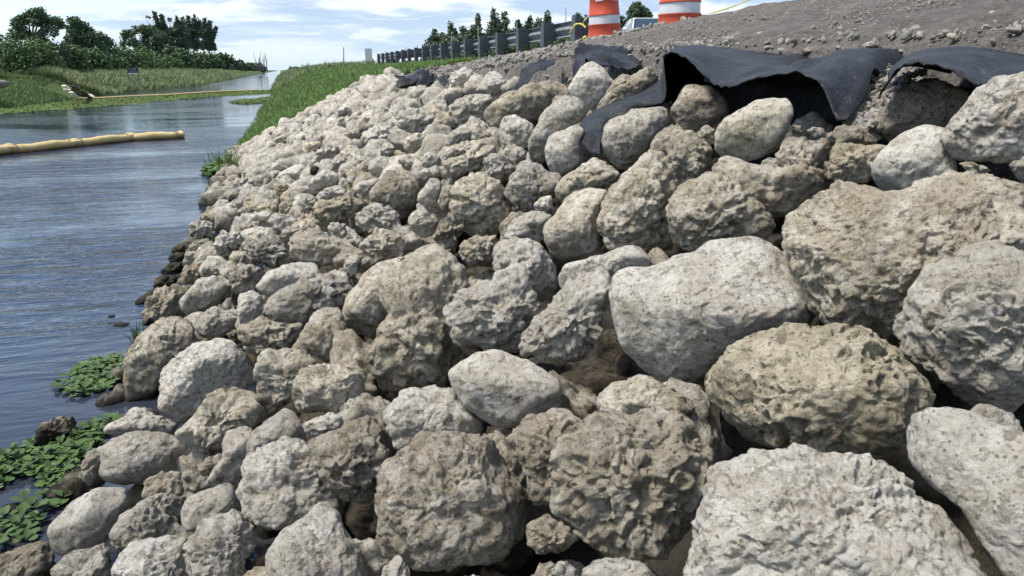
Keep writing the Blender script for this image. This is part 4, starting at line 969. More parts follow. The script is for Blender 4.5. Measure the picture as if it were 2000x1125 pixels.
# great sheet: tail hanging over the rocks, the high arch and the sagging lobe
main = fold([
 ((1172, 302, 1.30), (1150, 296, 1.30), (1128, 280, 1.30), (1124, 270, 1.38)),
 ((1176, 266, 1.36), (1165, 255, 1.36), (1146, 240, 1.38), (1143, 238, 1.48)),
 ((1186, 244, 1.45), (1178, 232, 1.45), (1166, 222, 1.48), (1168, 218, 1.6)),
 ((1222, 222, 1.55), (1216, 212, 1.55), (1208, 202, 1.58), (1212, 198, 1.7)),
 ((1262, 208, 1.60), (1258, 200, 1.60), (1250, 190, 1.64), (1262, 176, 1.78)),
 ((1292, 200, 1.64), (1290, 188, 1.66), (1290, 172, 1.74), (1296, 150, 1.95)),
 ((1300, 168, 1.66), (1296, 150, 1.72), (1297, 132, 1.84), (1306, 120, 2.06)),
 ((1296, 112, 1.66), (1304, 104, 1.76), (1310, 102, 1.92), (1322, 98, 2.16)),
 ((1322, 106, 1.66), (1328, 100, 1.78), (1334, 94, 1.96), (1342, 92, 2.22)),
 ((1352, 124, 1.66), (1360, 112, 1.80), (1368, 97, 1.98), (1378, 89, 2.26)),
 ((1382, 152, 1.64), (1394, 134, 1.80), (1410, 112, 1.98), (1424, 98, 2.26)),
 ((1408, 169, 1.62), (1426, 146, 1.78), (1448, 122, 1.96), (1470, 109, 2.22)),
 ((1440, 163, 1.63), (1460, 142, 1.78), (1484, 124, 1.92), (1510, 118, 2.16)),
 ((1490, 146, 1.66), (1506, 140, 1.78), (1522, 132, 1.90), (1545, 130, 2.08)),
 ((1548, 143, 1.68), (1556, 140, 1.78), (1564, 137, 1.88), (1580, 134, 2.0)),
 ((1582, 152, 1.66), (1596, 138, 1.78), (1606, 124, 1.90), (1622, 108, 2.12)),
 ((1608, 172, 1.64), (1628, 146, 1.76), (1642, 116, 1.92), (1650, 98, 2.16)),
 ((1622, 205, 1.62), (1650, 170, 1.74), (1668, 130, 1.90), (1676, 100, 2.14)),
 ((1632, 232, 1.62), (1660, 200, 1.70), (1684, 158, 1.84), (1700, 112, 2.08)),
 ((1652, 239, 1.64), (1672, 216, 1.70), (1694, 184, 1.82), (1714, 140, 2.04)),
])
o = sheet('geotextile_fabric', main, 6, 6, .006, 3)
tag(o, 'long black fabric sheet arching high over the rocks with a hanging tail', 'fabric', 'torn black geotextile along the crest')
right = fold([
 ((1716, 192, 1.66), (1724, 176, 1.72), (1734, 160, 1.84), (1750, 130, 2.04)),
 ((1742, 150, 1.64), (1750, 140, 1.72), (1758, 132, 1.86), (1772, 112, 2.06)),
 ((1780, 118, 1.62), (1786, 112, 1.74), (1794, 107, 1.88), (1806, 100, 2.08)),
 ((1812, 128, 1.62), (1818, 115, 1.74), (1830, 104, 1.90), (1846, 94, 2.10)),
 ((1840, 136, 1.62), (1852, 120, 1.74), (1868, 106, 1.90), (1886, 92, 2.12)),
 ((1870, 150, 1.62), (1888, 130, 1.74), (1906, 112, 1.90), (1930, 100, 2.12)),
 ((1905, 166, 1.62), (1922, 150, 1.74), (1944, 126, 1.90), (1980, 112, 2.12)),
 ((1950, 172, 1.64), (1972, 156, 1.76), (2000, 134, 1.92), (2040, 124, 2.14)),
 ((2040, 190, 1.64), (2060, 170, 1.76), (2090, 150, 1.92), (2130, 136, 2.14)),
])
o = sheet('geotextile_fabric', right, 6, 6, .006, 9)
tag(o, 'grey-black fabric sheet arched over the dirt-caked boulder at the right', 'fabric', 'torn black geotextile along the crest')
# the layer that lines the hollow behind the arches
back = [[np.array([2.02 + .05 * math.sin(y * 5) - .25 * (1 - k / 3) * .5, y, z]) for k, z in enumerate((.86, 1.06, 1.26, 1.46))] for y in np.arange(1.7, 3.9, .22)]
o = sheet('geotextile_fabric', back, 5, 5, .02, 15)
tag(o, 'shaded black fabric lining the hollow behind the high arch', 'fabric', 'torn black geotextile along the crest')
# gravel spilling down the trough between the two sheets
def spill():
    r_ = np.random.default_rng(77); gv, gf, o_ = [], [], 0
    rail = [at_x(1672, 236, 1.67), at_x(1690, 212, 1.72), at_x(1712, 180, 1.84), at_x(1736, 134, 2.08), at_x(1750, 112, 2.30)]
    rail = spline(rail, 8); n_ = len(rail); V = []
    for i, p in enumerate(rail):
        w_ = .05 + .13 * i / n_
        for k in range(-4, 5):
            q = p + np.array([0, k / 4 * w_, -.035 - .05 * (k / 4) ** 2]); V.append(q + np.array([0, 0, .02 * pn1(q[0] * 14, q[1] * 14)]))
    F_ = [(i * 9 + k, (i + 1) * 9 + k, (i + 1) * 9 + k + 1, i * 9 + k + 1) for i in range(n_ - 1) for k in range(8)]
    for _ in range(900):
        f = r_.random() ** .8; p = rail[min(n_ - 1, int(f * n_))]; w_ = .05 + .13 * f; rad = .004 + .016 * r_.random() ** 2.5
        B_, Fq = tiny[r_.integers(6)]; gv.append(B_ @ (rot3(r_) * rad).T + p + np.array([0, r_.uniform(-1, 1) * w_, -.03 + rad * .3])); gf.append(Fq + o_); o_ += len(B_)
    gs = np_mesh('gravel_spill', np.concatenate([np.concatenate(gv), np.array(V)]), [tuple(q) for q in np.concatenate(gf)] + [tuple(o_ + j for j in q) for q in F_], gravel_m, False)
    tag(link('gravel_spill', gs), 'gravel spilling down the trough between the two fabric arches', 'gravel', None, 'stuff')
spill()
def pxcols(spec, Y0):   # small crumpled pieces: (px, py, distance along the canal)
    return [[at_y(px, py, Y) for px, py, Y in col] for col in spec]
o = sheet('geotextile_fabric', pxcols([
 ((1119, 158, 4.9), (1121, 120, 5.0), (1123, 89, 5.2)),
 ((1130, 140, 4.7), (1140, 112, 4.9), (1150, 86, 5.3)),
 ((1142, 120, 4.5), (1160, 106, 4.8), (1182, 93, 5.3)),
 ((1162, 122, 4.4), (1184, 106, 4.7), (1196, 92, 5.2)),
 ((1196, 130, 4.4), (1214, 112, 4.8), (1222, 90, 5.3)),
 ((1228, 134, 4.4), (1244, 116, 4.8), (1246, 92, 5.3)),
 ((1244, 128, 4.5), (1254, 116, 4.9), (1256, 104, 5.3))], 0), 8, 8, .03, 20)
tag(o, 'crumpled black fabric bunched below the nearer guardrail barrel', 'fabric', 'torn black geotextile along the crest')
o = sheet('geotextile_fabric', pxcols([
 ((1014, 178, 5.54), (1010, 170, 5.63), (1008, 164, 5.71)),
 ((1026, 168, 5.46), (1022, 154, 5.63), (1020, 142, 5.80)),
 ((1040, 150, 5.46), (1036, 138, 5.71), (1036, 124, 5.96)),
 ((1054, 138, 5.54), (1052, 130, 5.80), (1052, 118, 6.05)),
 ((1068, 132, 5.71), (1070, 124, 5.96), (1070, 116, 6.22)),
 ((1086, 120, 6.05), (1088, 118, 6.13), (1090, 115, 6.30))], 0), 7, 7, .02, 33)
tag(o, 'narrow black fabric flap folded over the crest left of the bunched one', 'fabric', 'torn black geotextile along the crest')
o = sheet('geotextile_fabric', pxcols([
 ((776, 164, 9.18), (776, 154, 9.35), (770, 147, 9.59)),
 ((790, 170, 9.10), (791, 155, 9.35), (792, 143, 9.68)),
 ((802, 166, 9.10), (804, 154, 9.35), (806, 144, 9.68)),
 ((810, 160, 9.10), (816, 148, 9.27), (822, 138, 9.59)),
 ((820, 166, 8.94), (826, 150, 9.18), (832, 137, 9.51)),
 ((832, 172, 8.86), (838, 158, 9.10), (843, 142, 9.43)),
 ((842, 162, 9.02), (848, 156, 9.18), (852, 150, 9.51)),
 ((864, 162, 8.94), (872, 157, 9.02), (880, 150, 9.18))], 0), 7, 7, .05, 44)
tag(o, 'farthest crumpled black fabric scrap on the crest beside the grass', 'fabric', 'torn black geotextile along the crest')

# ------------------------------------------------------------------ guardrail
galv = simple('galvanised_steel', (.22, .235, .26), .5, .4, .28, 6, .35)
galv_d = simple('weathered_post', (.085, .09, .105), .7, .3, .3, 6)
RX = 5.75
def rail_z(y): return 2.42 + .10 * (1 - sstep(y, 12, 24)) - .0
g = tag(empty('guardrail', (RX, 14, ground_z(RX, 14))), 'galvanised guardrail on dark posts running along the road shoulder', 'guardrail')
gi = Matrix.Translation(g.location).inverted()
def under(o, root):
    o.parent = root; o.matrix_parent_inverse = Matrix.Translation(root.location).inverted(); return o
prof = [(-.0, .155), (.02, .15), (.075, .115), (.08, .085), (.02, .04), (.0, .0), (.02, -.04), (.08, -.085), (.075, -.115), (.02, -.15), (.0, -.155)]
ys = np.arange(13.7, 150, 3.81)
for y0 in ys[:9]:
    y1 = y0 + 3.81 + .15; V, Fc = [], []
    for (yy) in (y0, y1):
        for (a, b) in prof: V.append((RX + .16 + a + (.004 if yy == y1 else 0), yy, rail_z(yy) - .16 + b))
    n = len(prof)
    Fc = [(i, i + 1, n + i + 1, n + i) for i in range(n - 1)]
    o = under(link('rail_panel', np_mesh('rail_panel', V, Fc, galv, False)), g)
    o.modifiers.new('thickness', 'SOLIDIFY').thickness = .006
pb = MB(); 
for c_, d_ in (((0, -.075, 0), (.15, .010, 1.5)), ((0, .075, 0), (.15, .010, 1.5)), ((0, 0, 0), (.008, .14, 1.5))): pb.box(c_, d_)
post_me = np_mesh('post', pb.v, pb.f, galv, False)
# the wide faces turn toward the traffic so the near ones read as broad dark planks
bb = MB().box((0, 0, 0), (.16, .15, .36)); blk_me = np_mesh('spacer_block', bb.v, bb.f, galv_d, False)
pw = MB().box((0, 0, 0), (.15, .20, 1.55)); wood_me = np_mesh('post', pw.v, pw.f, galv_d, False)
for i, y in enumerate(np.arange(14.6, 150, 1.905 * 1.0)):
    if i > 17: break
    zt = rail_z(y)
    under(link('post', wood_me, None, (RX - .04, y, zt - .775 + .02)), g)
    under(link('spacer_block', blk_me, None, (RX + .105 + .01, y, zt - .19)), g) if i < 14 else None

# ------------------------------------------------------------------ barrels
org = Mat('barrel_orange'); co = org.coord('Object'); nn = org.noise(co, 6, 6, .7)
org.color(org.mix(org.ramp(nn, .35, .7), (.56, .095, .05), (.42, .07, .045))); org.b.inputs['Roughness'].default_value = .5; ORG = org.done()
refl = Mat('barrel_reflective_band'); co = refl.coord('Object'); nn = refl.noise(co, 9, 6, .7)
refl.color(refl.mix(refl.ramp(nn, .35, .65), (.44, .46, .50), (.62, .63, .66))); refl.b.inputs['Roughness'].default_value = .35; REF = refl.done()
rub = simple('black_rubber', (.03, .03, .032), .8, .3)
ink = simple('black_lettering', (.05, .05, .06), .7, .2)
lab_m = simple('white_label', (.62, .62, .66), .5, .3)
yel = simple('caution_tape', (.50, .45, .08), .5, .3, .15)
def barrel(x, y, z, lean, label, decals=True):
    b = tag(empty('traffic_barrel', (x, y, z)), label, 'barrel', 'orange and white traffic barrels on the shoulder')
    R0, R1, Hh = .30, .235, 1.0
    def rr(h): return R0 + (R1 - R0) * h / Hh
    segs = [(.07, .25, ORG), (.25, .37, REF), (.37, .55, ORG), (.55, .67, REF), (.67, .85, ORG), (.85, .96, REF)]
    if not decals: segs = [(.07, .13, REF), (.13, .36, ORG), (.36, .50, REF), (.50, .66, ORG), (.66, .80, REF), (.80, .96, ORG)]
    else: segs = [(.05, .34, ORG), (.34, .485, REF), (.485, .80, ORG), (.80, .96, REF)]
    for i, (a, c_, m_) in enumerate(segs):
        nm = 'body_section' if m_ is ORG else 'reflective_band'
        if m_ is ORG: pr = [(rr(a) + .013, a), (rr(a) + .016, a + .012), (rr(a) + .004, a + .03), (rr(c_) + .004, c_ - .03), (rr(c_) + .016, c_ - .012), (rr(c_) + .013, c_)]
        else: pr = [(rr(a), a), (rr(c_), c_)]
        MB().lathe(pr, 40).build(nm, m_, b, True)
    MB().lathe([(.0, .985), (.16, .985), (rr(.97), .97), (rr(.96), .955)], 40).build('lid', ORG, b, True)
    MB().lathe([(.30, 0), (.40, 0), (.41, .02), (.40, .055), (.315, .06), (.30, .05)], 32).build('rubber_base', rub, b, True)
    hb = MB(); hb.tube([(-.09, 0, .97), (-.09, 0, 1.06), (-.05, 0, 1.09), (.05, 0, 1.09), (.09, 0, 1.06), (.09, 0, .97)], .018, 8); hb.build('handle', ORG, b, True)
    if decals:                               # two worn labels with lettering near the top
        for a0, a1 in ((-2.55, -2.05), (-1.35, -.62)):
            V, N = [], 8
            for k in range(N + 1):
                an = a0 + (a1 - a0) * k / N
                for h in (.715, .79): V.append((math.cos(an) * (rr(h) + .018), math.sin(an) * (rr(h) + .018), h))
            l_ = link('printed_label', np_mesh('printed_label', V, [(2 * k, 2 * k + 2, 2 * k + 3, 2 * k + 1) for k in range(N)], lab_m), b)
            mb = MB(); q = a0 + .06
            while q < a1 - .08:
                w_ = .045
                for (da, db, h0, h1) in ((0, .012, .73, .775), (.012, w_ - .012, .765, .775), (w_ - .012, w_, .73, .775)):
                    P = [(math.cos(q + e) * (rr(h) + .021), math.sin(q + e) * (rr(h) + .021), h) for e, h in ((da, h0), (db, h0), (db, h1), (da, h1))]
                    mb.add(P, [(0, 1, 2, 3)])
                q += .085
            mb.build('lettering', ink, l_)
    b.rotation_euler = lean
    return b
P1 = at_y(1181, 84, 13.0)
barrel(P1[0], 13.0, P1[2] - .02, (0, math.radians(-3.2), 0), 'leaning orange and white barrel standing at the end of the guardrail')
P2 = at_y(1326, 64, 9.6)
barrel(P2[0], 9.6, P2[2] - .12, (0, math.radians(-1), 0), 'larger-looking orange and white barrel half hidden behind the gravel mound', False)

# tape
def ribbon(name, pts, w_, label, seed=0):
    P = spline(pts, 8); V = []
    for i, p in enumerate(P):
        a = .5 + 1.3 * pn1(i * .13, seed)
        V.append(p + np.array([0, math.sin(a) * .3, math.cos(a)]) * w_ / 2); V.append(p - np.array([0, math.sin(a) * .3, math.cos(a)]) * w_ / 2)
    o = link(name, np_mesh(name, V, [(2 * k, 2 * k + 2, 2 * k + 3, 2 * k + 1) for k in range(len(P) - 1)], yel))
    o.modifiers.new('thickness', 'SOLIDIFY').thickness = .002
    return tag(o, label, 'tape', 'yellow caution tape around the barrels')
ribbon('caution_tape', [at_y(1367, 31, 9.5), at_y(1395, 24, 9.0), at_y(1430, 13, 8.2), at_y(1470, -3, 7.4), at_y(1560, -36, 6)], .018, 'taut yellow caution tape running from the right barrel over the mound', 1)
ribbon('caution_tape', [at_y(1144, 54, 13.2), at_y(1134, 47, 13.5), at_y(1124, 48, 13.6), at_y(1116, 58, 13.6), at_y(1112, 66, 13.6)], .045, 'yellow caution tape flung over the guardrail end', 2)
ribbon('caution_tape', [at_y(1146, 36, 13.1), at_y(1141, 40, 13.3), at_y(1139, 48, 13.5)], .04, 'short loop of yellow tape tied on the leaning barrel', 4)
ribbon('caution_tape', [at_y(1145, 72, 13.1), at_y(1139, 74, 13.2), at_y(1137, 80, 13.2), at_y(1136, 90, 13.2)], .05, 'limp yellow tape hanging low left of the leaning barrel', 5)
ribbon('caution_tape', [at_y(1212, 70, 12.9), at_y(1220, 68, 12.6), at_y(1228, 71, 12.2), at_y(1240, 74, 11.8)], .05, 'yellow tape lying on the gravel between the two barrels', 3)

# ------------------------------------------------------------------ pale car on the road
paint = Mat('car_paint'); paint.color((.58, .62, .62)); paint.b.inputs['Roughness'].default_value = .25; paint.b.inputs['Coat Weight'].default_value = .6; PAINT = paint.done()
glass = Mat('car_glass'); glass.color((.03, .045, .06)); glass.b.inputs['Roughness'].default_value = .05; glass.b.inputs['Specular IOR Level'].default_value = .8; GLASS = glass.done()
chrome = simple('car_trim', (.05, .05, .055), .4, .5)
def build_car(loc, rz):
    car = tag(empty('parked_car', loc, rz), 'pale silver car behind the two barrels, seen above the mound', 'car')
    def loft(secs, name, mat, close=True):
        V = [p for s in secs for p in s]; n = len(secs[0])
        Fc = [(i * n + k, i * n + (k + 1) % n, (i + 1) * n + (k + 1) % n, (i + 1) * n + k) for i in range(len(secs) - 1) for k in range(n)]
        if close: Fc += [tuple(range(n))[::-1], tuple(range((len(secs) - 1) * n, len(secs) * n))]
        o = link(name, np_mesh(name, V, Fc, mat, False), car)
        m = o.modifiers.new('round', 'BEVEL'); m.width = .05; m.segments = 3; m.limit_method = 'ANGLE'
        return o
    def sec(x, hw, z0, z1, sh=.12): return [(x, -hw, z0), (x, hw, z0), (x, hw + .02, z0 + (z1 - z0) * .5), (x, hw, z1 - sh), (x, hw - .12, z1), (x, -hw + .12, z1), (x, -hw, z1 - sh), (x, -hw - .02, z0 + (z1 - z0) * .5)]
    loft([sec(2.3, .70, .35, .68), sec(2.1, .82, .25, .82), sec(1.2, .88, .22, .95), sec(.8, .9, .22, 1.0), sec(-1.6, .9, .22, 1.02), sec(-2.1, .85, .25, .98), sec(-2.3, .78, .4, .9)], 'body', PAINT)
    def cab(x, hw, z): return [(x, -hw, z), (x, hw, z)]
    roof = [sec(.15, .60, 1.42, 1.47, .02), sec(-.3, .63, 1.44, 1.50, .02), sec(-1.1, .62, 1.42, 1.48, .02), sec(-1.4, .58, 1.38, 1.43, .02)]
    loft(roof, 'roof', PAINT)
    bw, tw, zb, zt = .80, .60, .98, 1.43
    def quad(name, P, mat):
        o = link(name, np_mesh(name, P, [(0, 1, 2, 3)], mat, False), car); m = o.modifiers.new('thickness', 'SOLIDIFY'); m.thickness = .012; return o
    quad('windscreen', [(.92, -bw + .06, zb), (.92, bw - .06, zb), (.17, tw - .04, zt), (.17, -tw + .04, zt)], GLASS)
    quad('rear_window', [(-1.95, -bw + .08, zb), (-1.95, bw - .08, zb), (-1.38, tw - .04, zt - .03), (-1.38, -tw + .04, zt - .03)], GLASS)
    for s in (-1, 1):
        quad('side_window', [(.80, s * bw, zb), (-.42, s * bw, zb), (-.38, s * (tw + .03), zt), (.12, s * (tw + .03), zt)], GLASS)
        quad('side_window', [(-.52, s * bw, zb), (-1.7, s * bw, zb), (-1.3, s * (tw + .02), zt), (-.46, s * (tw + .03), zt)], GLASS)
        for a, b_ in (((.93, s * (bw - .01), zb), (.16, s * (tw + .02), zt + .02)), ((-.47, s * (bw + .01), zb), (-.42, s * (tw + .04), zt + .02)), ((-1.85, s * (bw - .02), zb), (-1.36, s * (tw), zt))):
            mb = MB(); mb.tube([a, b_], .035, 6); mb.build('pillar', PAINT, car, True)
        mb = MB(); mb.lathe([(0, -.07), (.07, -.06), (.1, 0), (.07, .06), (0, .07)], 14); mir = mb.build('mirror', PAINT, car, True); mir.location = (.66, s * 1.0, 1.05); mir.scale = (.8, 1.1, 1.0)
        for x in (1.45, -1.4):
            mb = MB(); mb.lathe([(.0, -.10), (.30, -.10), (.33, -.08), (.33, .08), (.30, .10), (0, .10)], 28); wl = mb.build('wheel', rub, car, True); wl.rotation_euler = (math.pi / 2, 0, 0); wl.location = (x, s * .8, .33)
            mb = MB(); mb.lathe([(.0, .0), (.19, .0), (.2, .02), (0, .03)], 20); rm_ = mb.build('rim', galv, wl, True); rm_.location = (0, 0, -s * .10 if s > 0 else .09)
        mb = MB(); mb.box((0, 0, 0), (.12, .3, .14)); hl = mb.build('headlight', REF, car); hl.location = (2.2, s * .58, .7)
    mb = MB(); mb.box((2.27, 0, .55), (.08, .7, .16)); mb.build('grille', chrome, car)
    return car
PC = at_y(1262, 60, 25.5)
build_car((PC[0] + .35, 25.9, 1.84), math.radians(-78 - 28))

# ------------------------------------------------------------------ roadside signs and poles beyond the grass
pole_m = simple('weathered_pole', (.20, .19, .18), .8, .2)
def marker(px, ptop, pbase, Y, lab, w_=.05, name='marker_post'):
    a = at_y(px, pbase, Y); b_ = at_y(px, ptop, Y)
    mb = MB().tube([(a[0], Y, a[2] - .4), (b_[0], Y, b_[2])], [w_, w_ * .8], 7)
    o = mb.build(name, pole_m, None, True); tag(o, lab, 'pole', 'thin poles beyond the shoulder grass')
for px, a, b_, Y, lab in [(671, 92, 135, 60, 'short dark stake standing alone in the grass left of the white sign'), (737, 103, 135, 70, 'thin pole just right of the white roadside sign'), (753, 100, 130, 70, 'thin pole between the white sign and the dark bush'),
     (792, 92, 128, 72, 'thin pole right of the dark round bush'), (815, 88, 128, 72, 'taller thin pole left of the first roadside tree'), (1009, 45, 100, 62, 'pale thin pole behind the nearer guardrail posts'),
     (934, 50, 110, 62, 'thin pole rising behind the middle of the guardrail'), (1105, 15, 90, 62, 'tall thin pole above the guardrail left of the leaning barrel'), (882, 70, 120, 66, 'thin pole among the first roadside trees'), (847, 82, 124, 66, 'thin pole left of the narrow roadside trees')]:
    marker(px, a, b_, Y, lab, .045 if Y > 60 else .05)
sgn = simple('sign_white', (.62, .62, .60), .5, .3)
a = at_y(720, 107, 75)
s1 = tag(empty('road_sign', (a[0], 75, ground_z(a[0], 75))), 'small tall white sign seen from behind beside the far road', 'sign')
under(MB().box((a[0], 75, a[2]), (.66, .03, 1.15)).build('sign_panel', sgn), s1)
under(MB().tube([(a[0], 75.03, 1.5), (a[0], 75.03, a[2] + .4)], .04, 6).build('post', pole_m, None, True), s1)

# ------------------------------------------------------------------ foliage
def leaf_mat(name, a, b, rough=.6, translucent=True):
    m = Mat(name); co = m.coord('Object'); g = m.n('ShaderNodeNewGeometry')
    f = m.noise(co, 1.2, 4, .6)
    rnd = m.math('ADD', m.math('MULTIPLY', g.outputs['Random Per Island'], .6), m.math('MULTIPLY', f, .5))
    m.color(m.mix(m.ramp(rnd, .2, .8), a, b)); m.b.inputs['Roughness'].default_value = rough
    m.b.inputs['Specular IOR Level'].default_value = .08
    return m.done()
LEAF = {
 'dark': leaf_mat('leaves_dark', (.068, .108, .066), (.125, .170, .098)),
 'mid': leaf_mat('leaves_mid', (.074, .120, .056), (.130, .185, .085)),
 'light': leaf_mat('leaves_light', (.088, .135, .056), (.155, .215, .092)),
 'grey': leaf_mat('leaves_greygreen', (.078, .108, .080), (.140, .170, .120)),
}
BARK = simple('bark', (.10, .085, .068), .9, .1, .3, 12)
def leaf_cloud(clumps, n, size, r_, drop=0.0, up=0.0):
    """clumps: (centre, radii) list. leaf-sized bent quads through the volumes, denser to the outside"""
    vol = np.array([c[1][0] * c[1][1] + c[1][1] * c[1][2] + c[1][0] * c[1][2] for c in clumps]); pr = vol / vol.sum()
    k = r_.choice(len(clumps), n, p=pr)
    Cc = np.array([clumps[i][0] for i in range(len(clumps))])[k]; Rr = np.array([clumps[i][1] for i in range(len(clumps))])[k]
    d = r_.normal(size=(n, 3)); d /= np.linalg.norm(d, axis=1)[:, None]
    rad = r_.random(n) ** .33
    jit = 1 + .28 * pn(d * 2.2 + k[:, None] * 3.1)
    P = Cc + d * Rr * (rad * jit)[:, None]
    keep = pn(P * 1.1 / max(size * 6, .3)) > -.33 + drop
    P = P[keep]; n = len(P)
    a = r_.normal(size=(n, 3)); a[:, 2] = a[:, 2] * .5 - .15 + up; a /= np.linalg.norm(a, axis=1)[:, None]
    b = np.cross(a, r_.normal(size=(n, 3))); b /= np.linalg.norm(b, axis=1)[:, None]
    s = size * r_.uniform(.6, 1.4, n)[:, None]
    V = np.stack([P, P + a * s * .5 + b * s * .32, P + a * s, P + a * s * .5 - b * s * .32], 1).reshape(-1, 3)
    return V, np.arange(4 * n).reshape(-1, 4)
def tree(loc, clumps, n, size, mat, label, group, name='tree', trunk=None, limbs=True, seed=0, drop=0.0, up=0.0, cat='tree'):
    r_ = np.random.default_rng(seed)
    t = tag(empty(name, loc), label, cat, group)
    L = np.array(loc, float)
    V, Fc = leaf_cloud([(np.array(c) , r) for c, r in clumps], n, size, r_, drop, up)
    link('crown', np_mesh('crown', V, Fc, LEAF[mat], False), t)
    mb = MB(); hh = max(c[0][2] for c in clumps); tr = trunk or hh * .03
    mb.tube([(0, 0, -.3), (.02 * hh, 0, hh * .25), (-.01 * hh, .01 * hh, hh * .55), (0, 0, hh * .85)], [tr, tr * .8, tr * .55, tr * .25], 7)
    if limbs:
        for c, r in clumps[:9]:
            c = np.array(c); h0 = min(c[2] * .6, hh * .5)
            mb.tube([(0, 0, h0), tuple((c * .5 + np.array([0, 0, h0 * .6]))), tuple(c)], [tr * .4, tr * .28, tr * .1], 5)
    mb.build('trunk', BARK, t, True)
    return t
def clump_bush(w, h, r_, n=9):
    out = []
    for i in range(n):
        a = r_.uniform(0, 6.28); q = r_.uniform(0, .62) * w / 2; z = r_.uniform(.15, .78) * h * (1 - .35 * q / (w / 2))
        rr = r_.uniform(.24, .36) * min(w, h * 1.2)
        out.append(((math.cos(a) * q, math.sin(a) * q * .8, z), (rr, rr * .9, rr * .85)))
    return out
XH = -14.5
def y_at(px, X): d = ray(px, 140); return X * d[1] / d[0]
def z_top(px, py, Y): return at_y(px, py, Y)[2]
r6 = np.random.default_rng(5)
# the hedge-like belt of bushes on the far bank, left to right: px centre, px width, top py, tone, x plane
BELT = [(-45, 60, 78, 'mid', -15.5), (5, 62, 72, 'dark', -15.8), (38, 50, 84, 'mid', -14.6), (72, 56, 80, 'light', -14.4), (110, 50, 88, 'dark', -15.2), (100, 40, 108, 'mid', -13.7), (140, 50, 92, 'mid', -14.6), (168, 46, 96, 'dark', -15.4),
        (186, 44, 100, 'mid', -14.2), (213, 46, 82, 'dark', -15.8), (235, 44, 86, 'dark', -15.4), (225, 40, 112, 'mid', -13.9), (262, 44, 92, 'light', -14.4), (290, 42, 100, 'mid', -14.2), (318, 44, 92, 'dark', -15.2), (330, 38, 112, 'light', -14.0), (352, 40, 98, 'dark', -14.8),
        (380, 42, 104, 'mid', -14.4), (408, 38, 104, 'dark', -14.6), (432, 28, 108, 'dark', -14.2), (452, 22, 118, 'grey', -13.6), (470, 26, 121, 'grey', -13.2), (490, 20, 124, 'dark', -12.6), (506, 20, 123, 'dark', -12.0), (524, 20, 128, 'grey', -11.0), (540, 18, 133, 'dark', -10.4)]
WHERE = ['cut by the left edge of the picture', 'at the left edge under the spreading dark tree', 'just right of the edge bush on the far bank', 'below the broad umbrella tree', 'under the right half of the umbrella tree', 'low in front below the umbrella tree', 'between the umbrella tree and the leafy round tree', 'right under the leafy round tree',
         'right of and below the leafy round tree', 'filling the dip left of the flat-domed tree', 'behind and above the small dark sign', 'low down left of the small dark sign', 'directly above right of the small dark sign', 'right of the small dark sign', 'under the flat-domed tree', 'low in front under the feathery trees', 'below the middle of the feathery trees',
         'below the right half of the feathery trees', 'below the right end of the feathery trees', 'just past the right end of the feathery trees', 'rounded, where the belt steps down', 'rounded and purplish, next along toward the distance', 'dark and domed beside the bare twigs', 'dark, directly behind the bare twigs', 'low and far, near the canal end', 'farthest, at the very end']
for i, (px, wpx, top, tone, X) in enumerate(BELT):
    Y = y_at(px, X); Y = min(Y, 420)
    zt = z_top(px, top, Y); zg = ground_z(X, Y); h = max(zt - zg, 1.2) * 1.12; w_ = wpx * 1.3 / F * Y
    if Y > 200: w_ = min(w_, 14)
    col = tone
    size = .15 if Y < 60 else .22 if Y < 110 else .45 if Y < 200 else .9
    nl = int(min(15000, 5.5 * w_ * h / size ** 2 + 2500))
    tree((X, Y, zg), clump_bush(w_ * 1.1, h, np.random.default_rng(300 + i), 16), nl, size, col, {'mid': 'green', 'dark': 'dark green', 'light': 'lighter green', 'grey': 'grey-green'}[tone] + ' bush on the far bank, ' + WHERE[i], 'bushes in the belt on the far bank', 'bush', trunk=.06, seed=400 + i, cat='bush')
def px_tree(px0, top, X, spec, n, size, tone, label, seed, name='tree', drop=0.0, base=140, group='trees on the far bank', up=0.0, trunk=None, Y=None, vs=.8):
    """spec: clumps as (px, py, r px) -> a crown with real depth round the trunk"""
    Y = Y or y_at(px0, X); d0 = ray(px0, base); X = Y * d0[0] / d0[1]
    zg = ground_z(X, Y); L = np.array([X, Y, zg]); r_ = np.random.default_rng(seed); cl = []
    for (px, py, rp) in spec:
        P = at_y(px, py, Y); rr = rp * Y / F * 1.02
        cl.append(((P[0] - X, r_.uniform(-.8, .8) * rr * 1.2, P[2] - zg), (rr, rr * 1.1, rr * vs)))
    return tree(tuple(L), cl, n, size, LT.get(tone, tone), label, group, name, trunk or .16, True, seed, drop, up)
LT = {}
px_tree(72, 20, -16.5, [(50, 36, 12), (68, 28, 12), (86, 26, 12), (104, 38, 11), (34, 44, 12), (28, 62, 10), (118, 48, 9), (88, 46, 11), (70, 42, 9), (45, 66, 10), (88, 72, 13), (72, 84, 12), (100, 62, 11), (96, 92, 12), (30, 72, 10)], 9000, .17, 'dark', 'broad dark umbrella-crowned tree on the far bank with sky gaps', 501, drop=.10, trunk=.20)
px_tree(152, 35, -16.5, [(148, 44, 11), (160, 52, 12), (140, 56, 10), (172, 60, 9), (152, 70, 14), (176, 72, 12), (192, 72, 12), (206, 82, 10), (160, 86, 14), (140, 80, 12), (190, 90, 13)], 8500, .19, 'dark', 'leafy round tree right of the umbrella-crowned one', 502, drop=.0)
px_tree(272, 53, -16.5, [(250, 66, 9), (264, 59, 9), (280, 58, 10), (296, 62, 11), (240, 74, 7), (310, 70, 12), (290, 76, 12), (262, 84, 9), (304, 88, 12), (243, 86, 8), (280, 92, 12)], 7500, .25, 'dark', 'flat-domed dark tree left of the feathery trees', 503, drop=.08)
